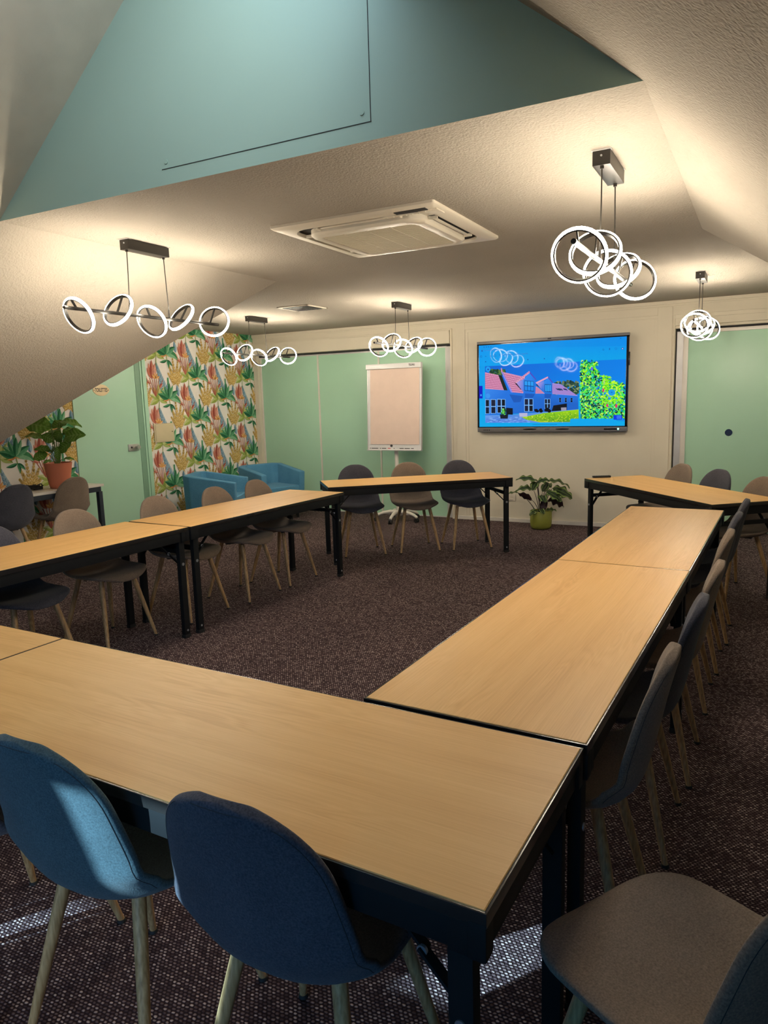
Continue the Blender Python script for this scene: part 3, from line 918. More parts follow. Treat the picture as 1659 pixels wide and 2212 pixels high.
def make_chair(kind):
    t = empty('shell_chair')
    st = finish('seat', shell_part(0, _split, True, False), kind, t, angle=80)
    bk = finish('backrest', shell_part(_split, len(_front) - 1, False, True), kind, t, angle=80)
    nr = len(_front)
    l, r = seam_path(_split, nr - 4)
    top = [_back[nr - 4][j] for j in range(3, _NU - 2)]
    path = l[:-4] + top[2:-2] + r[:-4][::-1]
    bm = bmesh.new(); tube(bm, path, 0.0008, 6); finish('seam', bm, 'seam', bk)
    for sx in (-1, 1):
        for sy in (1, -1):
            bm = bmesh.new()
            top_ = Vector((sx * 0.125, 0.105, 0.440)) if sy > 0 else Vector((sx * 0.115, -0.105, 0.446)); bot = Vector((sx * 0.200, sy * 0.205, 0.008))
            pts = [top_ + (bot - top_) * k / 6 for k in range(7)]
            tube(bm, pts, [0.0165, 0.0162, 0.0155, 0.0145, 0.0132, 0.0115, 0.0095], 14)
            lg = finish('leg', bm, 'leg', t)
            bm = bmesh.new(); lathe(bm, [(0.0125, 0), (0.0135, 0.002), (0.0115, 0.010)], 14, (bot.x, bot.y, 0)); finish('foot_cap', bm, 'rubber', lg)
    bm = bmesh.new()
    for a, b in (((-0.10, 0.085), (0.10, -0.08)), ((0.10, 0.085), (-0.10, -0.08))):
        bar(bm, (a[0], a[1], 0.428), (b[0], b[1], 0.428), 0.025, 0.006)
    finish('seat_frame', bm, 'black', t)
    return t

PROTO = {}
CHAIRS = [
    # x, y, facing (world angle of the sitter's gaze), fabric, group, label
    (-3.725, 2.56, 0, 'anthracite', 'chairs along the left row', 'anthracite shell chair at the far left, half cut off by the left edge'),
    (-3.76, 3.19, 0, 'taupe', 'chairs along the left row', 'taupe shell chair in front of the white side table and terracotta pot'),
    (-3.705, 3.87, 0, 'taupe', 'chairs along the left row', 'taupe shell chair behind the joint of the left tables, before the green door'),
    (-3.645, 4.45, 0, 'taupe', 'chairs along the left row', 'taupe shell chair in front of the armchair beside the palm wallpaper'),
    (-3.63, 4.97, 0, 'taupe', 'chairs along the left row', 'taupe shell chair at the far end of the left row, hiding the corner armchair arm'),
    (-3.53, 6.18, 'E', 'anthracite', 'chairs at the flipchart table', 'anthracite shell chair left of the flipchart stand, facing the viewer'),
    (-3.10, 6.53, 'E', 'taupe', 'chairs at the flipchart table', 'taupe shell chair right in front of the flipchart'),
    (-2.665, 6.84, 'E', 'anthracite', 'chairs at the flipchart table', 'anthracite shell chair at the right end of the flipchart table'),
    (-0.828, 6.852, 'D', 'taupe', 'chairs at the back right table', 'taupe shell chair beside the white door frame at back right'),
    (-0.50, 6.417, 'D', 'anthracite', 'chairs at the back right table', 'anthracite shell chair before the round black finger pull of the green door'),
    (-0.16, 5.915, 'D', 'taupe', 'chairs at the back right table', 'taupe shell chair at back right, cut by the right edge'),
    (-0.338, 4.83, PI, 'anthracite', 'chairs along the right row', 'anthracite shell chair at the far end of the right row'),
    (-0.365, 4.30, PI, 'anthracite', 'chairs along the right row', 'anthracite shell chair second from the far end of the right row'),
    (-0.385, 3.75, PI, 'taupe', 'chairs along the right row', 'taupe shell chair third from the far end of the right row'),
    (-0.395, 3.03, PI, 'taupe', 'chairs along the right row', 'taupe shell chair fourth from the far end of the right row'),
    (-0.42, 2.49, PI, 'anthracite', 'chairs along the right row', 'anthracite shell chair directly beyond the nearest taupe chair of the right row'),
    (-0.455, 1.94, PI, 'taupe', 'chairs along the right row', 'nearest taupe shell chair of the right row, at the corner of the U'),
    (-0.085, 1.30, PI - 0.54, 'taupe', 'chairs along the right row', 'taupe shell chair in the lower right corner, its whole seat pad in view'),
    (-1.84, 1.13, PI / 2, 'anthracite', 'chairs along the near table', 'shell chair almost wholly beyond the left edge, only its rim and legs showing'),
    (-1.32, 1.14, PI / 2, 'petrolcloth', 'chairs along the near table', 'blue-grey shell chair in the lower left foreground with a sunlit patch on its back'),
    (-0.79, 1.14, PI / 2, 'anthracite', 'chairs along the near table', 'dark shell chair in the foreground, right of the sunlit one, back to the viewer'),
    (-6.15, 4.12, PI, 'anthracite', 'chairs at the white side table', 'anthracite shell chair at the white side table, near the coiled cables'),
    (-6.15, 4.74, PI, 'taupe', 'chairs at the white side table', 'dark taupe shell chair at the white side table, in front of the terracotta pot'),
]
EA, DA = 0.694, -0.866
for (x, y, a, kind, grp, lb) in CHAIRS:
    if a == 'E': a = EA - PI / 2
    if a == 'D': a = DA - PI / 2
    first = kind not in PROTO
    if first: PROTO[kind] = make_chair(kind)
    place(PROTO[kind], first, x, y, a - PI / 2, lb, 'chair', grp)

# ------------------------------------------------------------------ tub armchairs
def make_armchair():
    t = empty('tub_armchair')
    w, dp, th = 0.68, 0.64, 0.085
    hb, hf = 0.70, 0.615
    def slab(pts_outer, pts_inner, zo, zi):
        pass
    # outer wall: U-shaped, arms falling towards the front. local +y is the front
    bm = bmesh.new()
    out = [(-w / 2, dp / 2, hf), (-w / 2 + 0.0, -dp / 2 + 0.10, hb), (-w / 2 + 0.10, -dp / 2, hb + 0.005), (w / 2 - 0.10, -dp / 2, hb + 0.005), (w / 2, -dp / 2 + 0.10, hb), (w / 2, dp / 2, hf)]
    inn = [(-w / 2 + th, dp / 2, hf), (-w / 2 + th, -dp / 2 + 0.14, hb), (-w / 2 + 0.15, -dp / 2 + th, hb + 0.005), (w / 2 - 0.15, -dp / 2 + th, hb + 0.005), (w / 2 - th, -dp / 2 + 0.14, hb), (w / 2 - th, dp / 2, hf)]
    ins = 0.035      # the shell narrows towards the floor
    def low(p): return (p[0] * (1 - ins * 2), p[1] * (1 - ins * 1.2), 0.10)
    ot = [bm.verts.new(p) for p in out]; it = [bm.verts.new(p) for p in inn]
    ob = [bm.verts.new(low(p)) for p in out]; ib = [bm.verts.new(low(p)) for p in inn]
    n = len(out)
    for i in range(n - 1):
        bm.faces.new((ot[i], ot[i + 1], ob[i + 1], ob[i])); bm.faces.new((it[i + 1], it[i], ib[i], ib[i + 1]))
        bm.faces.new((ot[i + 1], ot[i], it[i], it[i + 1])); bm.faces.new((ob[i], ob[i + 1], ib[i + 1], ib[i]))
    for i in (0, n - 1):
        bm.faces.new((ot[i], it[i], ib[i], ob[i]))
    bmesh.ops.bevel(bm, geom=bm.edges[:], offset=0.014, segments=3, profile=0.6, affect='EDGES')
    finish('armrest_shell', bm, 'armblue', t, angle=50)
    bm = bmesh.new(); box(bm, (0, 0.03, 0.225), (w - 2 * th - 0.04, dp - th - 0.03, 0.25), 0.015); finish('seat_base', bm, 'armblue', t)
    bm = bmesh.new(); box(bm, (0, 0.04, 0.385), (w - 2 * th - 0.005, dp - th - 0.02, 0.11), 0.025, seg=3); finish('seat_cushion', bm, 'armblue', t)
    for sx in (-1, 1):
        for sy in (-1, 1):
            bm = bmesh.new(); tube(bm, [(sx * 0.24, sy * 0.24, 0.11), (sx * 0.25, sy * 0.25, 0.0)], [0.022, 0.016], 12); finish('leg', bm, 'black', t)
    return t
arm = make_armchair()
place(arm, True, -5.80, 6.66, R(25) - PI / 2, 'blue felt tub armchair in front of the palm wallpaper, nearer the green toilet door', 'armchair', 'blue tub armchairs')
place(arm, False, -5.74, 7.66, R(-20) - PI / 2, 'blue felt tub armchair in the corner before the green sliding doors', 'armchair', 'blue tub armchairs')

# ------------------------------------------------------------------ white side table
wt = thing('side_table', 'white-topped side table with dark steel legs against the palm wallpaper', 'table', (-6.20, 4.36, 0))
bm = bmesh.new(); box(bm, (0, 0, 0.738), (0.49, 1.56, 0.024), 0.002); finish('tabletop', bm, 'tabwhite', wt)
bm = bmesh.new()
for s in (-1, 1):
    box(bm, (s * 0.215, 0, 0.700), (0.04, 1.50, 0.05), 0.002); box(bm, (0, s * 0.74, 0.700), (0.40, 0.04, 0.05), 0.002)
finish('frame', bm, 'navy', wt)
for sx in (-1, 1):
    for sy in (-1, 1):
        bm = bmesh.new(); box(bm, (sx * 0.215, sy * 0.74, 0.338), (0.045, 0.045, 0.676), 0.003); finish('leg', bm, 'navy', wt)
# cables on the side table
rr = random.Random(3)
bm = bmesh.new()
for k in range(3):
    pts = []
    for i in range(60):
        a = i * 0.42 + k
        r_ = 0.055 + 0.03 * math.sin(i * 0.9 + k * 2)
        pts.append((r_ * math.cos(a) * 0.9, 0.095 * math.sin(a) + 0.05 * math.sin(i * 0.23 + k), 0.007 + 0.012 * k + 0.010 * (1 + math.sin(i * 1.3 + k))))
    tube(bm, pts, 0.005, 6)
cb_ = tag(finish('cable_bundle', bm, 'rubber', None, loc=(-6.24, 4.50, 0.7505)), 'tangle of black cables lying on the white side table', 'cables')
bm = bmesh.new(); box(bm, (0.02, 0.07, 0.014), (0.05, 0.09, 0.026), 0.006); finish('power_brick', bm, 'rubber', cb_)

# remote control on the askew table
rc = thing('remote_control', 'slim black remote control on the corner of the back right table', 'remote', (-1.315, 6.86, TH + 0.0005), R(30))
bm = bmesh.new(); box(bm, (0, 0, 0.009), (0.165, 0.042, 0.017), 0.005); finish('remote_body', bm, 'rubber', rc)
for i in range(6):
    for j in range(2):
        bm = bmesh.new(); disc(bm, (-0.06 + i * 0.022, -0.009 + j * 0.018, 0.017), (0, 0, 1), 0.005, 0.0015, 10); finish('button', bm, 'bezel', rc)

# ------------------------------------------------------------------ flipchart
fc = thing('flipchart', 'white flipchart with a blank pinkish paper pad on a five-star castor base', 'flipchart', (-4.02, 7.99, 0))
tilt = Matrix.Rotation(R(-3), 4, 'X')
def fpart(name, mat, fn, par=None, ang=35):
    bm = bmesh.new(); fn(bm)
    bmesh.ops.transform(bm, matrix=Matrix.Translation((0, -0.06, 0.89)) @ tilt, verts=bm.verts[:])
    return finish(name, bm, mat, par or fc, angle=ang)
board = fpart('board', 'boardwhite', lambda b: box(b, (0, 0, 0.52), (0.735, 0.022, 1.03), 0.004))
fpart('board_frame', 'alu', lambda b: [box(b, (s * 0.3685, -0.002, 0.51), (0.008, 0.03, 1.02), 0.002) for s in (-1, 1)] + [box(b, (0, -0.012, 0.004), (0.745, 0.05, 0.012), 0.003)], board)
clampb = fpart('clamp_bar', 'boardwhite', lambda b: box(b, (0, -0.02, 1.025), (0.755, 0.05, 0.062), 0.008))
def pad(b):
    nx, nz = 14, 40
    g = [[b.verts.new((-0.328 + 0.672 * i / nx, -0.0185 + 0.0022 * math.sin(k * 0.55 + 0.6 * math.sin(i * 0.5)) * math.exp(-((k - 20) / 14) ** 2), 0.075 + 0.925 * k / nz)) for i in range(nx + 1)] for k in range(nz + 1)]
    for k in range(nz):
        for i in range(nx):
            b.faces.new((g[k][i], g[k][i + 1], g[k + 1][i + 1], g[k + 1][i]))
    r_ = bmesh.ops.extrude_face_region(b, geom=b.faces[:])
    bmesh.ops.translate(b, vec=(0, 0.0045, 0), verts=[v for v in r_['geom'] if isinstance(v, bmesh.types.BMVert)])
fpart('paper_pad', 'paper', pad, None, 60)
fpart('magnet', 'groove', lambda b: disc(b, (-0.035, -0.012, 0.058), (0, -1, 0), 0.015, 0.01, 20), board)
def marks(b, xs):
    for x, w_ in xs: box(b, (x, -0.0125, 0.026), (w_, 0.002, 0.008))
fpart('printed_strip', 'ink', lambda b: marks(b, [(-0.335, 0.012), (-0.27, 0.09), (-0.19, 0.012), (-0.14, 0.06), (0.0, 0.012), (0.10, 0.05), (0.125, 0.012), (0.18, 0.07), (0.25, 0.035)]), board)
fpart('printed_logo', 'redink', lambda b: marks(b, [(-0.068, 0.04)]), board)
tm = Matrix.Translation((0, -0.06, 0.89)) @ tilt @ Matrix.Translation((0.255, -0.0455, 1.028)) @ Matrix.Rotation(R(90), 4, 'X')
text_mesh('brand_lettering', 'TSUNU', 0.034, 'ink', clampb, tm, 0.0004, 0.75, bold=0.001)
bm = bmesh.new(); tube(bm, [(0, 0.0, 0.10), (0, -0.012, 0.95)], 0.024, 20); tube(bm, [(0, -0.01, 0.80), (0, -0.02, 1.6)], 0.018, 16); finish('column', bm, 'white', fc)
bm = bmesh.new(); lathe(bm, [(0.045, 0.07), (0.05, 0.085), (0.045, 0.12), (0.03, 0.135)], 24)
finish('hub', bm, 'white', fc)
for k in range(5):
    a = R(270 + 72 * k + 6)
    ca, sa = math.cos(a), math.sin(a)
    bm = bmesh.new()
    pts = [(ca * r_, sa * r_, z) for r_, z in ((0.03, 0.11), (0.10, 0.118), (0.18, 0.108), (0.25, 0.085), (0.295, 0.062))]
    tube(bm, pts, [0.026, 0.024, 0.021, 0.019, 0.017], 12); finish('base_arm', bm, 'white', fc)
    bm = bmesh.new()
    tx, ty = -sa, ca
    for s in (-1, 1):
        tube(bm, [(ca * 0.285 + tx * s * 0.006, sa * 0.285 + ty * s * 0.006, 0.026), (ca * 0.285 + tx * s * 0.022, sa * 0.285 + ty * s * 0.022, 0.026)], 0.026, 18)
    tube(bm, [(ca * 0.285, sa * 0.285, 0.03), (ca * 0.285, sa * 0.285, 0.066)], 0.008, 8)
    finish('castor', bm, 'rubber', fc)

# ------------------------------------------------------------------ pendants
def make_pendant():
    t = empty('ring_pendant')
    bm = bmesh.new(); box(bm, (0, 0, -0.029), (0.068, 0.315, 0.056), 0.002); can = finish('canopy', bm, 'lampmetal', t)
    bm = bmesh.new()
    for s in (-1, 1): box(bm, (0, s * 0.150, -0.0015), (0.075, 0.03, 0.003))
    finish('mounting_plate', bm, 'alu', can)
    bm = bmesh.new(); disc(bm, (0.0, -0.157, -0.022), (0, -1, 0), 0.004, 0.004, 10); finish('fixing_screw', bm, 'bolt', can)
    zb = -0.415
    for s in (-1, 1):
        bm = bmesh.new(); tube(bm, [(0, s * 0.142, -0.055), (0.001, s * 0.147, -0.2), (0, s * 0.155, zb + 0.05)], 0.0028, 8)
        cbl = finish('cable', bm, 'lampmetal', t)
        bm = bmesh.new(); tube(bm, [(0, s * 0.155, zb + 0.055), (0, s * 0.155, zb)], [0.0045, 0.0075], 12); tube(bm, [(0, s * 0.142, -0.056), (0, s * 0.142, -0.068)], 0.008, 12)
        finish('cable_grip', bm, 'lampmetal', cbl)
    bm = bmesh.new(); tube(bm, [(0, -0.60, zb), (0, 0.60, zb)], 0.0095, 16); finish('bar', bm, 'lampmetal', t)
    spec = [(-0.51, -0.033, 27, 0, 0.0), (-0.24, 0.018, -27, 4, 0.0), (0.01, -0.025, 27, 6, 0.0), (0.26, 0.020, -36, -10, 0.0), (0.53, 0.012, -14, 24, 0.03)]
    for (y, dz, ax, az, dx) in spec:
        m = Matrix.Translation((dx, y, zb + dz)) @ Matrix.Rotation(R(az), 4, 'Z') @ Matrix.Rotation(R(ax), 4, 'X') @ Matrix.Rotation(R(-90), 4, 'X')
        def ringmesh(prof, seg):
            b = bmesh.new()
            rs = [[b.verts.new((r_ * math.cos(2 * PI * k / seg), r_ * math.sin(2 * PI * k / seg), z)) for r_, z in prof] for k in range(seg)]
            for k in range(seg):
                a_, b_ = rs[k], rs[(k + 1) % seg]
                for i in range(len(prof)):
                    j = (i + 1) % len(prof)
                    b.faces.new((a_[i], a_[j], b_[j], b_[i]))
            bmesh.ops.transform(b, matrix=m, verts=b.verts[:])
            return b
        fr = finish('ring', ringmesh([(0.086, -0.009), (0.0915, -0.009), (0.0915, 0.009), (0.086, 0.009)], 56), 'lampmetal', t, angle=50)
        finish('led_strip', ringmesh([(0.0908, -0.0088), (0.0955, -0.0086), (0.0990, -0.0055), (0.1000, 0.0), (0.0990, 0.0055), (0.0955, 0.0086), (0.0908, 0.0088)], 36), 'led', fr, angle=70)
        bm = bmesh.new()
        inv = m.inverted()
        c0 = Vector((0, y - 0.01, zb))
        best = max((m @ Vector((0.086 * math.cos(k * PI / 24), 0.086 * math.sin(k * PI / 24), 0)) for k in range(48)), key=lambda p: p.z)
        bar(bm, c0, best, 0.012, 0.005, (1, 0, 0)); finish('strut', bm, 'lampmetal', fr)
    return t
pen = make_pendant()
PG = 'five-ring pendants'
PEN = [(-3.235, 3.24, 'five-ring LED pendant hanging nearest on the left, under the left slope'),
       (-5.02, 6.61, 'five-ring LED pendant hanging before the palm wallpaper and sliding door corner'),
       (-3.24, 6.63, 'five-ring LED pendant hanging above the flipchart'),
       (-0.605, 3.19, 'big near five-ring LED pendant on the right, seen end-on with overlapping rings'),
       (-0.50, 6.61, 'small far five-ring LED pendant seen end-on before the right green door')]
for i, (x, y, lb) in enumerate(PEN):
    o = pen if i == 0 else copy_tree(pen)
    o.location = (x, y, CEIL); tag(o, lb, 'lamp', PG)

# ------------------------------------------------------------------ ceiling cassette and vent
ac = thing('air_conditioner', 'square ceiling air-conditioning cassette with an open flap, between the near pendants', 'air conditioner', (-1.918, 3.795, CEIL - 0.0002))
def rrect(w, r_, n=8):
    pts = []
    for cx_, cy_, a0 in ((1, 1, 0), (-1, 1, 90), (-1, -1, 180), (1, -1, 270)):
        for k in range(n + 1):
            a = R(a0 + 90 * k / n)
            pts.append((cx_ * (w - r_) + r_ * math.cos(a), cy_ * (w - r_) + r_ * math.sin(a)))
    return pts
def stack(bm, layers, n=8, cap=True):
    rs = [[bm.verts.new((x, y, z)) for x, y in rrect(w, r_, n)] for w, r_, z in layers]
    for a, b in zip(rs, rs[1:]):
        for k in range(len(a)):
            bm.faces.new((a[k], a[(k + 1) % len(a)], b[(k + 1) % len(a)], b[k]))
    if cap: bm.faces.new(rs[-1])
bm = bmesh.new(); stack(bm, [(0.480, 0.012, 0.0), (0.480, 0.012, -0.012), (0.470, 0.012, -0.020), (0.412, 0.13, -0.026), (0.404, 0.125, -0.010)], cap=False); finish('trim_panel', bm, 'acwhite', ac, angle=40)
bm = bmesh.new(); stack(bm, [(0.408, 0.13, -0.005), (0.406, 0.13, -0.006)]); finish('air_slot', bm, 'groove', ac, False)
bm = bmesh.new(); stack(bm, [(0.346, 0.095, -0.008), (0.346, 0.095, -0.034), (0.335, 0.09, -0.046), (0.290, 0.045, -0.050), (0.283, 0.04, -0.046)], cap=False); cov = finish('intake_cover', bm, 'acwhite', ac, angle=40)
bm = bmesh.new(); stack(bm, [(0.284, 0.04, -0.044), (0.284, 0.04, -0.0462)]);
for k in range(-13, 14):
    box(bm, (0, k * 0.020, -0.0466), (0.55, 0.004, 0.002))
for k in range(-1, 2):
    box(bm, (k * 0.14, 0, -0.0467), (0.008, 0.55, 0.003))
finish('intake_grille', bm, 'acgrille', cov, False)
for k in range(4):
    a = k * PI / 2
    bm = bmesh.new(); box(bm, (0, 0, 0), (0.46, 0.015, 0.006), 0.002)
    bmesh.ops.rotate(bm, cent=(0, 0, 0), matrix=Matrix.Rotation(R(16), 3, 'X'), verts=bm.verts[:])
    bmesh.ops.translate(bm, vec=(0, 0.373, -0.022), verts=bm.verts[:])
    bmesh.ops.rotate(bm, cent=(0, 0, 0), matrix=Matrix.Rotation(a, 3, 'Z'), verts=bm.verts[:]); finish('air_flap', bm, 'acwhite', ac)
    bm = bmesh.new()
    for s in (-1, 1): box(bm, (s * 0.245, 0.374, -0.022), (0.012, 0.05, 0.016), 0.003)
    bmesh.ops.rotate(bm, cent=(0, 0, 0), matrix=Matrix.Rotation(a, 3, 'Z'), verts=bm.verts[:]); finish('flap_hinge', bm, 'acwhite', ac)
bm = bmesh.new(); box(bm, (0.335, -0.425, -0.0245), (0.17, 0.045, 0.004), 0.0); finish('open_corner', bm, 'groove', ac, False)
bm = bmesh.new()
for i in range(7): disc(bm, (0.19 + i * 0.035, -0.40 + 0.002 * (i % 2), -0.027), (0, 0, -1), 0.006, 0.006, 8)
bar(bm, (0.17, -0.41, -0.028), (0.43, -0.395, -0.028), 0.012, 0.006); finish('wiring_clip', bm, 'acwhite', ac)
bm = bmesh.new(); box(bm, (0.415, -0.36, -0.024), (0.10, 0.10, 0.006), 0.002); finish('corner_lid', bm, 'acwhite', ac)

vt = thing('ceiling_vent', 'small square louvred air vent in the flat ceiling above the wallpaper corner', 'vent', (-4.18, 6.27, CEIL))
bm = bmesh.new()
for k in range(4):
    v = box(bm, (0, 0.172, -0.005), (0.37, 0.026, 0.010), 0.003)
    bmesh.ops.rotate(bm, cent=(0, 0, 0), matrix=Matrix.Rotation(k * PI / 2, 3, 'Z'), verts=v)
finish('frame', bm, 'acwhite', vt)
bm = bmesh.new(); box(bm, (0, 0, -0.002), (0.34, 0.34, 0.003)); finish('duct', bm, 'groove', vt, False)
for i, w_ in enumerate((0.145, 0.11, 0.075, 0.04)):
    bm = bmesh.new()
    rs = [[bm.verts.new(p) for p in ((-a, -a, z), (a, -a, z), (a, a, z), (-a, a, z))] for a, z in ((w_, -0.014), (w_ - 0.012, -0.004), (w_ - 0.016, -0.004), (w_ - 0.006, -0.0145))]
    for a in range(4):
        for k in range(4):
            b_ = rs[(a + 1) % 4]
            bm.faces.new((rs[a][k], rs[a][(k + 1) % 4], b_[(k + 1) % 4], b_[k]))
    finish('louvre', bm, 'bezel', vt, False)
SKY, SUN, EXPO = 3.0, 20, 0.0
# ------------------------------------------------------------------ interactive screen on the wall
TX0, TX1, TZ0, TZ1 = -3.062, -1.324, 1.094, 2.158
FY = 8.285
tv = thing('wall_screen', 'large lit wall screen showing a blue-tinted web page with a tiled house', 'screen', ((TX0 + TX1) / 2, YB, TZ0))
ox, oz = (TX0 + TX1) / 2, TZ0
W_, H_ = TX1 - TX0, TZ1 - TZ0
def tvbox(name, mat, boxes, par=tv, bev=0.003):
    bm = bmesh.new()
    for (x0, x1, y0, y1, z0, z1) in boxes: obox(bm, x0, x1, y0 - YB, y1 - YB, z0, z1, bev)
    return finish(name, bm, mat, par)
tvbox('housing', 'black', [(-W_ / 2 + 0.01, W_ / 2 - 0.01, FY + 0.012, FY + 0.06, 0.01, H_ - 0.01)], bev=0.004)
tvbox('wall_bracket', 'black', [(-0.35, 0.35, FY + 0.055, YB, 0.35, 0.8)])
tvbox('top_bezel', 'bezel', [(-W_ / 2, W_ / 2, FY - 0.006, FY + 0.05, H_ - 0.029, H_)])
bb = tvbox('bottom_bezel', 'bezel', [(-W_ / 2, W_ / 2, FY - 0.006, FY + 0.05, 0.0, 0.052)])
tvbox('side_bezel', 'glossblack', [(-W_ / 2, -W_ / 2 + 0.022, FY - 0.002, FY + 0.03, 0.04, H_ - 0.028), (W_ / 2 - 0.026, W_ / 2, FY - 0.002, FY + 0.03, 0.04, H_ - 0.028),
                                   (-W_ / 2, W_ / 2, FY - 0.002, FY + 0.03, H_ - 0.042, H_ - 0.028), (-W_ / 2, W_ / 2, FY - 0.002, FY + 0.03, 0.05, 0.062)], bev=0.001)
tvbox('webcam', 'glossblack', [(-0.02, 0.02, FY - 0.010, FY, H_ - 0.019, H_ - 0.008)])
tvbox('pen_holder', 'glossblack', [(W_ / 2 - 0.003, W_ / 2 + 0.012, FY - 0.002, FY + 0.025, 0.715, 0.86)], bev=0.005)
for s in (-0.225, 0.155):
    bm = bmesh.new()
    n = 28
    f = poly(bm, [(s + 0.08 * math.cos(2 * PI * k / n), FY - 0.007 - YB, 0.030 + 0.0075 * math.sin(2 * PI * k / n)) for k in range(n)])
    e = bmesh.ops.extrude_face_region(bm, geom=[f]); bmesh.ops.translate(bm, vec=(0, 0.004, 0), verts=[v for v in e['geom'] if isinstance(v, bmesh.types.BMVert)])
    finish('speaker_slot', bm, 'glossblack', bb, False)
tvbox('control_strip', 'glossblack', [(0.62, 0.79, FY - 0.009, FY, 0.019, 0.037)], bb, 0.004)
bm = bmesh.new(); disc(bm, (0.775, FY - 0.009 - YB, 0.028), (0, -1, 0), 0.010, 0.002, 14); finish('power_light', bm, 'ledgreen', bb)
bm = bmesh.new()
for i in range(4): disc(bm, (-0.785 + i * 0.022, FY - 0.006 - YB, 0.023), (0, -1, 0), 0.005, 0.002, 10)
finish('ports', bm, 'glossblack', bb)
tvbox('maker_mark', 'glossblack', [(-0.045, 0.012, FY - 0.0068, FY, 0.028, 0.033)], bb, 0.0)

SX0, SX1, SZ0, SZ1 = -W_ / 2 + 0.022, W_ / 2 - 0.026, 0.062, H_ - 0.042
def uv(x, y):
    """position on the picture: x, y in the layout grid 222..1487 by 268..955"""
    t = 268 - 0.068 * (x - 222); b = 955 - 0.008 * (x - 222)
    v = (y - t) / (b - t)
    u = (x - 222) / (1265 - 21 * v)
    return u, v
def on_screen(x, y):
    u, v = uv(x, y)
    u = min(1, max(0, u)); v = min(1, max(0, v))
    return Vector((SX0 + u * (SX1 - SX0), FY - YB, SZ1 - v * (SZ1 - SZ0)))
Q = Painter(on_screen, (0, -1, 0), 1.5e-6, 0.0)
def q4(pts, c): Q.shape(pts, c)
def rect_(x0, y0, x1, y1, c): Q.shape([(x0, y0), (x1, y0), (x1, y1), (x0, y1)], c)
q4([(222, 268), (1487, 182), (1468, 945), (222, 955)], [S('0496ea'), S('048ae8'), S('04aaea'), S('04a8ea')])
q4([(222, 292), (1487, 262), (1484, 375), (222, 440)], [S('0c98ee'), S('0a98ea'), S('08a4e8'), S('08a0ee')])
# photograph of the house
q4([(278, 440), (1110, 395), (1102, 700), (278, 700)], [S('0862d2'), S('0676e6'), S('0a86e8'), S('0a70de')])
sr = random.Random(11)
def blob(x, y, r_, c, n=7, asp=1.0):
    a0 = sr.random() * 6
    Q.shape([(x + r_ * (0.7 + 0.6 * sr.random()) * math.cos(a0 + 2 * PI * k / n), y + asp * r_ * (0.7 + 0.6 * sr.random()) * math.sin(a0 + 2 * PI * k / n)) for k in range(n)], c)
for i in range(60):
    blob(320 + sr.random() * 140, 470 + sr.random() * 40, 12, sr.choice([S('1d4a2a'), S('2f6a38'), S('163a30'), S('5a7a3a')]))
for i in range(170):
    x = 880 + sr.random() * 218
    y = 560 + sr.random() * 110 + max(0, 960 - x) * 0.25
    blob(x, y, 11, sr.choice([S('2c4a3a'), S('3e5a48'), S('1c3a38'), S('6a7a5a'), S('24503a'), S('8a9a6a')]))
WB = S('2272dc'); WB2 = S('1a58b8'); WB3 = S('3a88ea')
q4([(278, 628), (490, 640), (530, 655), (640, 660), (1095, 690), (1095, 806), (720, 832), (278, 858)], [WB3, WB, WB, WB, WB, WB2, WB, WB])
def tiles(poly_, c1, c2, n, m=0):
    """tiled roof: quad a-b (top) to d-c (bottom) with courses"""
    a, b, c, d_ = poly_
    q4(poly_, c1)
    def lerp(p, q, t): return (p[0] + (q[0] - p[0]) * t, p[1] + (q[1] - p[1]) * t)
    for k in range(n):
        t0, t1 = (k + 0.0) / n, (k + 0.42) / n
        q4([lerp(a, b, t0), lerp(a, b, t1), lerp(d_, c, t1), lerp(d_, c, t0)], c2)
    for k in range(1, m):
        t0, t1 = k / m, (k + 0.22) / m
        q4([lerp(a, d_, t0), lerp(b, c, t0), lerp(b, c, t1), lerp(a, d_, t1)], S('a8487a'))
TP, TD = S('e6a8cc'), S('b45a86')
tiles([(278, 490), (400, 512), (450, 640), (278, 630)], TP, TD, 14, 9)
q4([(400, 512), (432, 515), (484, 642), (450, 640)], S('1c2620'))
q4([(424, 480), (442, 488), (532, 662), (514, 658)], S('8a8ae8'))
q4([(424, 455), (434, 452), (442, 488), (426, 486)], S('c48aa8'))
tiles([(442, 486), (640, 528), (624, 666), (530, 658)], TP, TD, 18, 9)
# dormers
q4([(545, 575), (632, 548), (632, 640), (600, 632)], S('1e1c24'))
q4([(560, 574), (632, 545), (632, 662), (620, 650)], [S('b898d8'), S('6a8ae0'), S('3a7ae0'), S('3a7ae0')])
q4([(622, 556), (682, 490), (735, 550), (728, 658), (632, 662)], [WB3, S('2a8af0'), WB, WB, WB])
q4([(546, 572), (680, 476), (688, 490), (560, 582)], S('e0a0c0')); q4([(680, 476), (740, 546), (734, 552), (680, 494)], S('4a4ac0'))
for k in range(9):
    t = k / 9
    q4([(548 + 132 * t, 572 - 95 * t), (556 + 132 * t, 566 - 95 * t), (562 + 128 * t, 574 - 92 * t), (554 + 128 * t, 580 - 92 * t)], S('c07a9c'))
q4([(634, 556), (718, 564), (718, 652), (634, 644)], S('123c86'))
for k in range(3): q4([(638 + k * 27, 561 + k * 2), (661 + k * 27, 563 + k * 2), (661 + k * 27, 600 + k * 2), (638 + k * 27, 598 + k * 2)], S('2a9cf2')); q4([(638 + k * 27, 604 + k * 2), (661 + k * 27, 606 + k * 2), (661 + k * 27, 642 + k * 2), (638 + k * 27, 640 + k * 2)], S('1c86ea'))
tiles([(735, 606), (760, 620), (812, 668), (730, 668)], TP, TD, 7, 5)
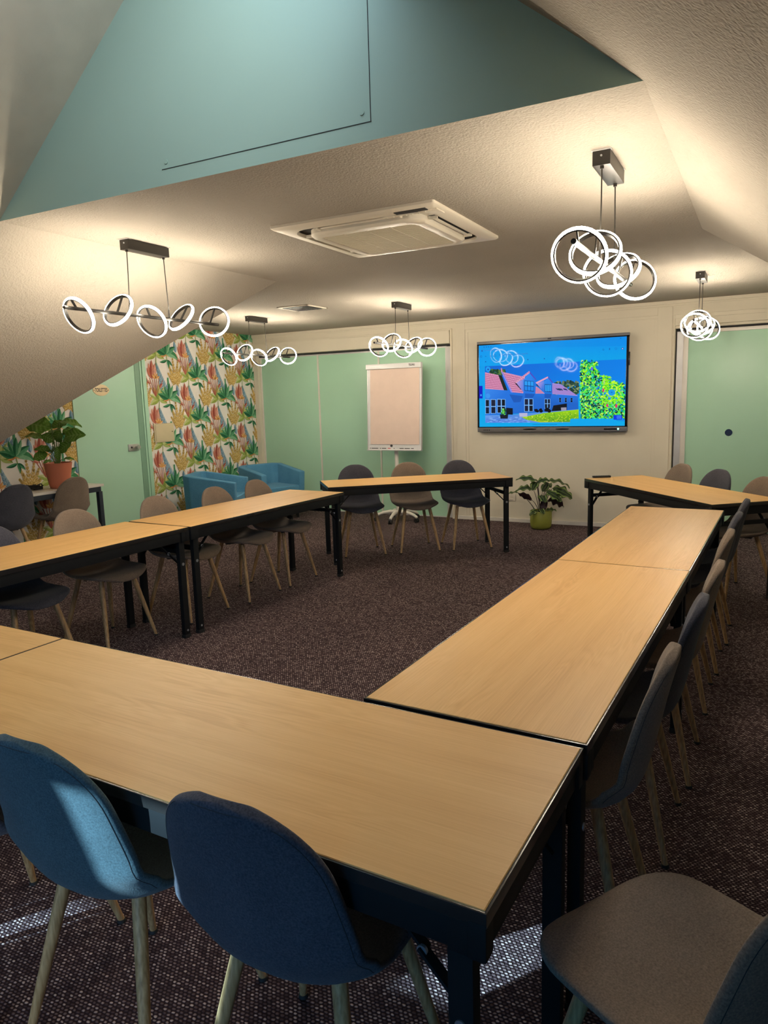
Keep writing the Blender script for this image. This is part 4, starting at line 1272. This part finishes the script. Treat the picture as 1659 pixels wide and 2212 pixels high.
q4([(736, 592), (808, 568), (810, 640), (770, 618)], S('2a2030'))
q4([(745, 586), (808, 560), (808, 662), (790, 640)], [S('b898d8'), S('6a8ae0'), WB, WB])
q4([(806, 570), (843, 533), (880, 576), (876, 662), (808, 662)], [WB3, S('2a8af0'), WB, WB, WB])
q4([(733, 574), (841, 521), (846, 533), (744, 586)], S('e0a0c0')); q4([(841, 521), (884, 572), (878, 578), (841, 536)], S('4a4ac0'))
q4([(812, 588), (870, 590), (870, 656), (812, 652)], S('123c86'))
for k in range(3): q4([(816 + k * 18, 593), (831 + k * 18, 594), (831 + k * 18, 650), (816 + k * 18, 648)], S('2a9cf2'))
tiles([(878, 578), (950, 588), (1092, 688), (876, 672)], S('b0a0ea'), S('8a78d0'), 16, 8)
for x in (905, 925, 965): q4([(x, 622), (x + 32, 628), (x + 46, 642), (x + 14, 636)], S('12305a'))
# glazed doors and shadows on the facade
def glazed(x0, y0, x1, y1, n, fr=S('7ab4f4')):
    q4([(x0, y0), (x1, y0 + 2), (x1, y1 - 2), (x0, y1)], fr)
    w_ = (x1 - x0) / n
    for k in range(n):
        for a, b in ((0.05, 0.48), (0.54, 0.96)):
            q4([(x0 + w_ * (k + 0.12), y0 + (y1 - y0) * a), (x0 + w_ * (k + 0.88), y0 + (y1 - y0) * a), (x0 + w_ * (k + 0.88), y0 + (y1 - y0) * b), (x0 + w_ * (k + 0.12), y0 + (y1 - y0) * b)], sr.choice([S('0a1420'), S('101c34'), S('1a2038')]))
glazed(278, 718, 318, 845, 1); glazed(328, 716, 378, 842, 1); glazed(388, 714, 465, 838, 2)
q4([(470, 790), (530, 794), (530, 850), (470, 848)], S('0a1220'))
q4([(500, 676), (620, 690), (600, 740), (540, 745)], WB2)
glazed(632, 710, 712, 824, 2); glazed(810, 712, 860, 796, 2)
q4([(640, 668), (728, 672), (708, 704), (640, 706)], WB2); q4([(810, 668), (872, 670), (860, 706), (812, 708)], WB2)
q4([(886, 770), (1000, 752), (1000, 812), (870, 820)], S('0e1420')); q4([(1002, 755), (1092, 748), (1092, 806), (1002, 812)], S('1e64c8'))
for x in (932, 980, 1028): glazed(x, 704, x + 22, 742, 1, S('4a90ea'))
# forecourt and lawn
q4([(278, 856), (520, 850), (860, 822), (1098, 803), (1098, 916), (278, 920)], [S('6aa0e8'), S('4a8ade'), S('7ab0ee'), S('6aa0e0'), S('6a98e8'), S('5a80e0')])
for i in range(130):
    x = 280 + sr.random() * 420; y = 862 + sr.random() * 54
    q4([(x, y), (x + 22, y - 1), (x + 20, y + 3), (x - 3, y + 4)], sr.choice([S('4a7ac8'), S('8ab8f2'), S('5a8ade')]))
q4([(608, 872), (800, 836), (1098, 804), (1098, 912), (770, 916), (650, 892)], [S('a8d820'), S('8ac820'), S('a0d818'), S('4a9820'), S('b8d020'), S('88b828')])
for i in range(260):
    x = 650 + sr.random() * 445; y = 830 + sr.random() * 82
    if y > 872 - (x - 608) * 0.14 + 4 and y < 900 + (x - 650) * 0.06: blob(x, y, 6, sr.choice([S('c8e820'), S('6ab020'), S('3a8a20'), S('98d030'), S('d8e850')]), 5, 0.5)
q4([(412, 848), (488, 848), (484, 884), (418, 884)], S('121a28'))
for i in range(26): blob(434 + sr.random() * 34 - 6, 800 + sr.random() * 46, 9, sr.choice([S('58c848'), S('2a7a38'), S('a8e890'), S('184828')]))
q4([(586, 836), (660, 834), (658, 866), (590, 868)], S('b8b8d8'))
for x, y in ((740, 812), (775, 815), (830, 806), (850, 812), (920, 796)):
    for i in range(7): blob(x + sr.random() * 26 - 13, y + sr.random() * 20 - 10, 11, S('0a1018'))
q4([(950, 788), (996, 786), (996, 812), (952, 814)], S('9a98b0'))
# photograph of the hedge
q4([(1118, 392), (1480, 374), (1468, 908), (1112, 882)], [S('0a78e0'), S('067ee8'), S('0a90ee'), S('2a8a6a')])
cols2 = [S('4cf04a'), S('a8f820'), S('18b84a'), S('0a5a30'), S('0c3a4a'), S('c8fa60'), S('28d868'), S('38e890'), S('86e81c'), S('063026')]
for i in range(2600):
    x = 1114 + sr.random() * 356; y = 388 + sr.random() * 500
    lim = 1250 if y < 470 else 1250 + (y - 470) * 1.35
    if y > 520: lim = 1320 + (y - 520) * 1.9
    if x > lim + 20 * math.sin(y * 0.11): continue
    if y > 880: continue
    pal = cols2 if not (1290 < x < 1440 and 520 < y < 760) else [S('a8f820'), S('88f018'), S('58e028'), S('d0fa40'), S('28a838')]
    a = sr.random() * PI; l = 8 + sr.random() * 9; w_ = 3 + sr.random() * 3.5
    ca, sa = math.cos(a), math.sin(a)
    Q.shape([(min(1474, x + ca * p * l - sa * r_ * w_), y + sa * p * l + ca * r_ * w_) for p, r_ in ((-1, 0), (-0.3, 1), (0.5, 0.8), (1, 0), (0.5, -0.8), (-0.3, -1))], sr.choice(pal))
for (x, y) in ((1300, 640), (1330, 770), (1402, 776), (1208, 455)):
    for i in range(4): blob(x, y + i * 5 - 8, 9, S('d83a6a') if y > 500 else S('6a6af0'), 6)
# page furniture
rect_(222, 605, 255, 712, S('0a1ac0')); rect_(233, 676, 247, 692, S('3a9cf0'))
def ringshape(x, y, r_, w_, c, n=22):
    for k in range(n):
        a, b = 2 * PI * k / n, 2 * PI * (k + 1) / n
        Q.shape([(x + r_ * math.cos(a), y + r_ * math.sin(a)), (x + r_ * math.cos(b), y + r_ * math.sin(b)), (x + (r_ - w_) * math.cos(b), y + (r_ - w_) * math.sin(b)), (x + (r_ - w_) * math.cos(a), y + (r_ - w_) * math.sin(a))], c)
def dot(x, y, r_, c, n=18): Q.shape([(x + r_ * math.cos(2 * PI * k / n), y + r_ * math.sin(2 * PI * k / n)) for k in range(n)], c)
DK = S('0a4ab0')
dot(308, 464, 22, S('1a9cf0')); dot(308, 466, 8, DK); dot(305, 690, 21, S('3a94ee')); dot(1366, 658, 28, S('1a9ae8')); rect_(1360, 652, 1372, 662, S('0a70d0'))
dot(375, 466, 0.1, DK)
ringshape(244, 358, 9, 2.2, DK); ringshape(372, 350, 10, 2.4, DK); ringshape(416, 344, 6, 2, DK)
for x, y, s in ((288, 356, -1), (332, 353, 1)):
    rect_(x - 7, y - 1, x + 7, y + 1, DK); q4([(x + s * 8, y), (x + s * 2, y - 5), (x + s * 2, y + 5)], DK)
rect_(246, 303, 260, 317, DK); rect_(249, 306, 257, 309, S('4ab0f4'))
ringshape(1302, 294, 7, 2, DK); rect_(1349, 280, 1354, 296, DK); ringshape(1402, 286, 9, 2, S('0a6ad0')); ringshape(1454, 285, 9, 3, S('2a2aa0')); dot(1454, 285, 4, S('d8d0f0'))
rect_(1434, 196, 1444, 200, S('0a3a90'))
for x, y in ((286, 401), (390, 395), (543, 387), (668, 380), (812, 372)): dot(x, y, 5, DK)
for x, y in ((433, 299), (468, 297)): rect_(x - 4, y - 1, x + 4, y + 1, DK); rect_(x - 1, y - 4, x + 1, y + 4, DK)
for x in (272, 294, 314, 336): dot(x, 279 - (x - 272) * 0.05, 4.5, S('0a60c0'))
def rounded(x0, y0, x1, y1, r_, c):
    p = []
    for cx_, cy_, a0 in ((x1 - r_, y0 + r_, 270), (x1 - r_, y1 - r_, 0), (x0 + r_, y1 - r_, 90), (x0 + r_, y0 + r_, 180)):
        for k in range(6):
            a = R(a0 + 18 * k); p.append((cx_ + r_ * math.cos(a), cy_ + r_ * math.sin(a)))
    Q.shape(p, c)
rounded(1026, 884, 1402, 948, 16, S('0aa6ec')); rounded(1378, 852, 1446, 893, 8, S('0a3ae0')); rounded(1404, 856, 1440, 888, 7, S('3a7af0'))
rect_(705, 933, 915, 936, S('0a58b0'))
pic = Q.build('screen_picture', 'screen', tv)
M['uitext'] = emit('screen_lettering', S('083a98'), 1.0)
def label_on(x, y, body, size, name):
    p = on_screen(x, y)
    m = Matrix.Translation((p.x, p.y - 0.0035, p.z)) @ Matrix.Rotation(R(90), 4, 'X')
    text_mesh(name, body, size, 'uitext', pic, m, 0.0001, 0.92, 'LEFT')
label_on(272, 308, 'Sure Hotel by Best Western', 0.017, 'tab_lettering')
label_on(436, 343, 'Sure Hotel by Best Western Limoges Sud', 0.020, 'address_lettering')
label_on(1064, 911, 'Commentaires', 0.013, 'note_lettering')

# ------------------------------------------------------------------ plants
def leaf_mesh(C, d, nrm, ln, wd, pat, under, curl=0.15, wav=0.01, ph=0.0):
    d = Vector(d).normalized(); nrm = Vector(nrm); nrm = (nrm - d * nrm.dot(d)).normalized(); s = d.cross(nrm)
    NL, NW = 22, 16
    vs, cs, fs = [], [], []
    for layer in (0, 1):
        for i in range(NL + 1):
            t = i / NL
            w = wd * 0.5 * max(0.0, math.sin(PI * t ** 0.82)) ** 0.72
            if i == 0: w = 0.002
            if i == NL: w = 0.001
            for j in range(NW + 1):
                u = -1 + 2 * j / NW
                p = Vector(C) + d * ((t - 0.5) * ln) + s * (u * w)
                z = -curl * ln * (t - 0.35) ** 2 * 1.6 + 0.10 * abs(u) * w + wav * math.sin(t * 17 + ph + (2 if u > 0 else 0)) * abs(u) ** 2
                p = p + nrm * (z - layer * 0.0014)
                vs.append(p); cs.append(pat(t, u) if layer == 0 else under)
    st = (NL + 1) * (NW + 1)
    for layer in (0, 1):
        for i in range(NL):
            for j in range(NW):
                a = layer * st + i * (NW + 1) + j
                q = [a, a + 1, a + NW + 2, a + NW + 1]
                fs.append(q if layer == 0 else q[::-1])
    for i in range(NL):
        for j in (0, NW):
            a = i * (NW + 1) + j
            fs.append([a, a + NW + 1, a + NW + 1 + st, a + st])
    me = bpy.data.meshes.new('leaf')
    me.from_pydata([tuple(v) for v in vs], [], fs)
    at = me.color_attributes.new('Col', 'FLOAT_COLOR', 'POINT')
    for i, c in enumerate(cs): at.data[i].color = (*c, 1)
    for p in me.polygons: p.use_smooth = True
    me.materials.append(M['leafmat'])
    return me
VR = Vector((0.884, 0.467, 0)); VD = Vector((-0.467, 0.884, 0)); VZ = Vector((0, 0, 1))
def add_plant(root, soil_z, leaves, pat, under, smat, wavy=0.006):
    for i, (la, dp, h, ad, nd, ln, wd, curl) in enumerate(leaves):
        C = VR * la + VD * dp + VZ * (soil_z + h)
        d = VR * ad[0] + VD * ad[1] + VZ * ad[2]
        n = VR * nd[0] + VD * nd[1] + VZ * nd[2]
        me = leaf_mesh(C, d, n, ln, wd, pat, under, curl, wavy * wd / 0.12, i * 1.7)
        lf = bpy.data.objects.new('leaf', me); COL.objects.link(lf); lf.parent = root
        dn = d.normalized(); nn = (n - dn * n.dot(dn)).normalized()
        base = C - dn * (ln * 0.5) - nn * (curl * ln * 0.196)
        b0 = Vector((base.x * 0.16, base.y * 0.16, soil_z - 0.02))
        mid = b0.lerp(base, 0.55) + VZ * 0.04 - Vector((base.x, base.y, 0)) * 0.12
        pts = []
        for k in range(9):
            t = k / 8
            pts.append(b0 * (1 - t) ** 2 + mid * (2 * t * (1 - t)) + base * t ** 2)
        bm = bmesh.new(); tube(bm, pts, [0.0048 - 0.0022 * k / 8 for k in range(9)], 8)
        finish('leaf_stem', bm, smat, root)

tp = thing('potted_calathea', 'big-leaved green plant in a ribbed terracotta pot on the white side table', 'plant', (-6.12, 4.75, 0.7502))
bm = bmesh.new(); lathe(bm, [(0.080, 0.0), (0.088, 0.004), (0.098, 0.05), (0.128, 0.238), (0.131, 0.250), (0.122, 0.250), (0.118, 0.215)], 180, (0, 0, 0), 60, 0.010)
finish('pot', bm, 'terracotta', tp, angle=70)
bm = bmesh.new(); lathe(bm, [(0.112, 0.20), (0.116, 0.218), (0.06, 0.226), (0.01, 0.228)], 30); finish('soil', bm, 'soil', tp)
g1, g2, g3 = (0.07, 0.17, 0.012), (0.12, 0.25, 0.03), (0.30, 0.42, 0.14)
def pat_orb(t, u):
    k = abs(math.sin((t * 6.5 + abs(u) * 1.2) * PI))
    c = [a + (b - a) * k for a, b in zip(g1, g2)]
    if k > 0.93 and abs(u) < 0.85 and 0.12 < t < 0.9: c = [a * 0.5 + b * 0.5 for a, b in zip(c, g3)]
    if abs(u) < 0.08: c = [a * 0.6 + b * 0.4 for a, b in zip(c, g3)]
    return tuple(c)
add_plant(tp, 0.225, [
    (-0.14, -0.05, 0.40, (-0.9, -0.1, 0.25), (-0.1, -0.75, 0.75), 0.26, 0.20, 0.25),
    (0.03, 0.05, 0.40, (0.5, 0.3, 0.2), (0.1, -0.7, 0.7), 0.15, 0.12, 0.25),
    (0.15, 0.02, 0.42, (0.95, 0.0, -0.1), (0.1, -0.35, 0.9), 0.22, 0.13, 0.35),
    (0.20, -0.06, 0.29, (0.9, -0.2, 0.2), (0.3, -0.8, 0.5), 0.22, 0.15, 0.30),
    (-0.22, 0.0, 0.30, (-0.95, 0.1, 0.25), (-0.2, -0.25, 0.9), 0.22, 0.12, 0.35),
    (0.04, -0.03, 0.28, (0.3, -0.3, 0.5), (0.1, -0.9, 0.4), 0.14, 0.12, 0.2),
    (0.0, -0.08, 0.19, (0.2, -0.5, 0.4), (0.0, -0.8, 0.6), 0.15, 0.13, 0.25),
    (-0.125, -0.09, 0.10, (-0.7, -0.3, -0.25), (-0.3, -0.9, 0.35), 0.14, 0.115, 0.15),
    (0.10, -0.05, 0.18, (0.7, -0.2, 0.5), (0.1, -0.9, 0.4), 0.17, 0.11, 0.2),
    (-0.05, -0.09, 0.05, (-0.4, -0.6, 0.0), (0, -0.5, 0.9), 0.10, 0.07, 0.3),
    (0.13, -0.06, 0.07, (0.95, -0.2, 0.1), (0.0, -0.4, 0.9), 0.12, 0.055, 0.3),
    (-0.08, 0.02, 0.27, (-0.6, -0.2, 0.4), (-0.1, -0.8, 0.6), 0.13, 0.11, 0.2),
    (-0.10, -0.06, 0.17, (-0.7, -0.4, 0.2), (-0.2, -0.6, 0.7), 0.15, 0.10, 0.3),
    (0.02, -0.03, 0.12, (0.05, -0.1, 0.95), (0.1, -0.95, 0.1), 0.14, 0.06, 0.1),
    (0.12, 0.10, 0.33, (0.6, 0.6, 0.3), (0.2, -0.5, 0.8), 0.18, 0.13, 0.3),
    (-0.06, 0.12, 0.33, (-0.4, 0.7, 0.4), (0.0, -0.6, 0.8), 0.18, 0.13, 0.3),
], pat_orb, (0.05, 0.09, 0.03), 'stem')

op = thing('potted_rose_calathea', 'dark-leaved plant with pale leaf margins in an olive pot on the carpet', 'plant', (-2.21, 8.03, 0.0005))
bm = bmesh.new(); lathe(bm, [(0.085, 0.0), (0.105, 0.008), (0.118, 0.035), (0.123, 0.09), (0.123, 0.205), (0.119, 0.210), (0.113, 0.206), (0.112, 0.17)], 48)
finish('pot', bm, 'olive', op, angle=60)
bm = bmesh.new(); lathe(bm, [(0.106, 0.155), (0.111, 0.175), (0.06, 0.185), (0.01, 0.188)], 30); finish('soil', bm, 'soil', op)
def pat_rose(t, u):
    a = abs(u)
    if a < 0.05: return (0.10, 0.15, 0.04)
    if a < 0.62: return (0.010, 0.026, 0.006)
    if a < 0.86: return (0.20, 0.28, 0.07)
    return (0.03, 0.06, 0.012)
add_plant(op, 0.188, [
    (-0.16, -0.02, 0.40, (-0.95, 0.0, 0.22), (0.1, -0.5, 0.85), 0.24, 0.10, 0.30),
    (0.03, 0.0, 0.37, (0.8, 0.1, 0.2), (-0.2, -0.5, 0.8), 0.17, 0.09, 0.3),
    (-0.09, -0.06, 0.32, (-0.3, -0.5, -0.35), (-0.2, -0.8, 0.5), 0.15, 0.10, 0.2),
    (0.21, 0.0, 0.35, (0.95, 0.0, -0.15), (0.1, -0.3, 0.9), 0.27, 0.10, 0.35),
    (-0.19, -0.02, 0.29, (-0.9, -0.1, 0.05), (0.0, -0.5, 0.85), 0.20, 0.09, 0.35),
    (-0.19, -0.02, 0.20, (-0.75, -0.1, 0.45), (-0.4, 0.55, 0.6), 0.19, 0.075, 0.25),
    (-0.34, 0.04, 0.23, (-0.95, 0.1, -0.15), (0.0, -0.3, 0.9), 0.16, 0.045, 0.35),
    (0.24, -0.04, 0.23, (0.8, -0.2, -0.35), (0.35, -0.75, 0.55), 0.25, 0.15, 0.2),
    (0.14, -0.09, 0.20, (0.75, -0.3, -0.45), (0.35, -0.75, 0.5), 0.21, 0.13, 0.2),
    (0.0, -0.10, 0.18, (0.1, -0.7, -0.3), (0.0, -0.75, 0.65), 0.15, 0.11, 0.25),
    (0.16, -0.07, 0.12, (0.8, -0.2, -0.3), (0.2, 0.6, 0.7), 0.19, 0.13, 0.2),
    (0.06, 0.04, 0.29, (0.4, 0.3, 0.5), (-0.1, -0.8, 0.5), 0.15, 0.09, 0.2),
    (-0.10, -0.08, 0.02, (-0.8, -0.4, -0.2), (-0.2, -0.6, 0.75), 0.12, 0.075, 0.3),
    (-0.01, -0.11, 0.035, (0.2, -0.8, -0.35), (0.0, -0.7, 0.7), 0.10, 0.07, 0.3),
    (0.10, -0.06, 0.04, (0.9, -0.3, 0.1), (0.1, -0.4, 0.9), 0.12, 0.07, 0.3),
    (0.03, -0.02, 0.10, (0.2, 0.1, 0.9), (0.2, 0.9, 0.2), 0.17, 0.085, 0.1),
    (0.10, 0.10, 0.30, (0.5, 0.6, 0.4), (-0.1, -0.6, 0.8), 0.18, 0.10, 0.3),
], pat_rose, (0.030, 0.012, 0.016), 'stemdark', 0.016)

# ------------------------------------------------------------------ light
w = bpy.data.worlds.new('sky'); scene.world = w
w.use_nodes = True
bg = w.node_tree.nodes['Background']
WN, WL = w.node_tree.nodes, w.node_tree.links
wc = WN.new('ShaderNodeTexCoord'); wsx = WN.new('ShaderNodeSeparateXYZ'); WL.new(wc.outputs['Generated'], wsx.inputs[0])
wr = ramp(WN, [(0.0, (0.02, 0.36, 0.90)), (0.52, (0.03, 0.66, 1.65)), (0.62, (1.62, 1.72, 1.90)), (1.0, (2.3, 2.4, 2.5))])   # clear blue low down, bright cloud overhead
wm = WN.new('ShaderNodeMath'); wm.operation = 'MULTIPLY_ADD'; wm.inputs[1].default_value = 0.9; wm.use_clamp = True
wx = WN.new('ShaderNodeMath'); wx.operation = 'MAXIMUM'; wx.inputs[1].default_value = 0.0
WL.new(wsx.outputs['X'], wx.inputs[0]); WL.new(wx.outputs[0], wm.inputs[0]); WL.new(wsx.outputs['Z'], wm.inputs[2])
WL.new(wm.outputs[0], wr.inputs['Fac']); WL.new(wr.outputs['Color'], bg.inputs['Color'])
bg.inputs['Strength'].default_value = SKY
sun = bpy.data.lights.new('sun', 'SUN'); sun.energy = SUN; sun.angle = R(0.6); sun.color = (0.52, 0.80, 1.0)
so_ = bpy.data.objects.new('sun', sun); COL.objects.link(so_)
so_.rotation_euler = Vector((0.40, 0.58, -0.31)).to_track_quat('-Z', 'Y').to_euler()
so_.location = (-3, -6, 5)
for W in (W1, W2, None):
    al = bpy.data.lights.new('window_portal', 'AREA'); al.shape = 'RECTANGLE'
    if W: al.size = W[1] - W[0]; al.size_y = W[3] - W[2]
    else: al.size = (K0 - K1) * 1.29; al.size_y = KY1 - KY0
    al.cycles.is_portal = True
    ao = bpy.data.objects.new('window_portal', al); COL.objects.link(ao)
    if W is None:
        xm = (K0 + K1) / 2
        ao.location = (xm + 0.01, (KY0 + KY1) / 2, rz(xm) + 0.012); ao.rotation_euler = Vector((-0.622, 0, -0.783)).to_track_quat('-Z', 'Y').to_euler()
        continue
    ao.location = ((W[0] + W[1]) / 2, YF - 0.085, (W[2] + W[3]) / 2)
    ao.rotation_euler = (R(90), 0, 0)
    ao.rotation_euler = Vector((0, 1, 0)).to_track_quat('-Z', 'Z').to_euler()

# ------------------------------------------------------------------ camera
cam = bpy.data.cameras.new('camera')
co = bpy.data.objects.new('camera', cam); COL.objects.link(co)
yaw, pitch, roll = -0.4864, 0.1572, 0.0292
f = Vector((math.sin(yaw) * math.cos(pitch), math.cos(yaw) * math.cos(pitch), -math.sin(pitch)))
r0 = Vector((math.cos(yaw), -math.sin(yaw), 0)); d0 = f.cross(r0)
r2 = r0 * math.cos(roll) + d0 * math.sin(roll); d2 = -r0 * math.sin(roll) + d0 * math.cos(roll)
mw = Matrix((r2, -d2, -f)).transposed().to_4x4(); mw.translation = (0, 0, 1.533)
co.matrix_world = mw
cam.sensor_fit = 'VERTICAL'; cam.sensor_height = 24.0; cam.lens = 1551.62 / 2212 * 24.0
cam.clip_start = 0.02
scene.camera = co
scene.view_settings.view_transform = 'Standard'
scene.view_settings.look = 'None'
scene.view_settings.gamma = 1
scene.view_settings.use_curve_mapping = False
scene.view_settings.exposure = EXPO
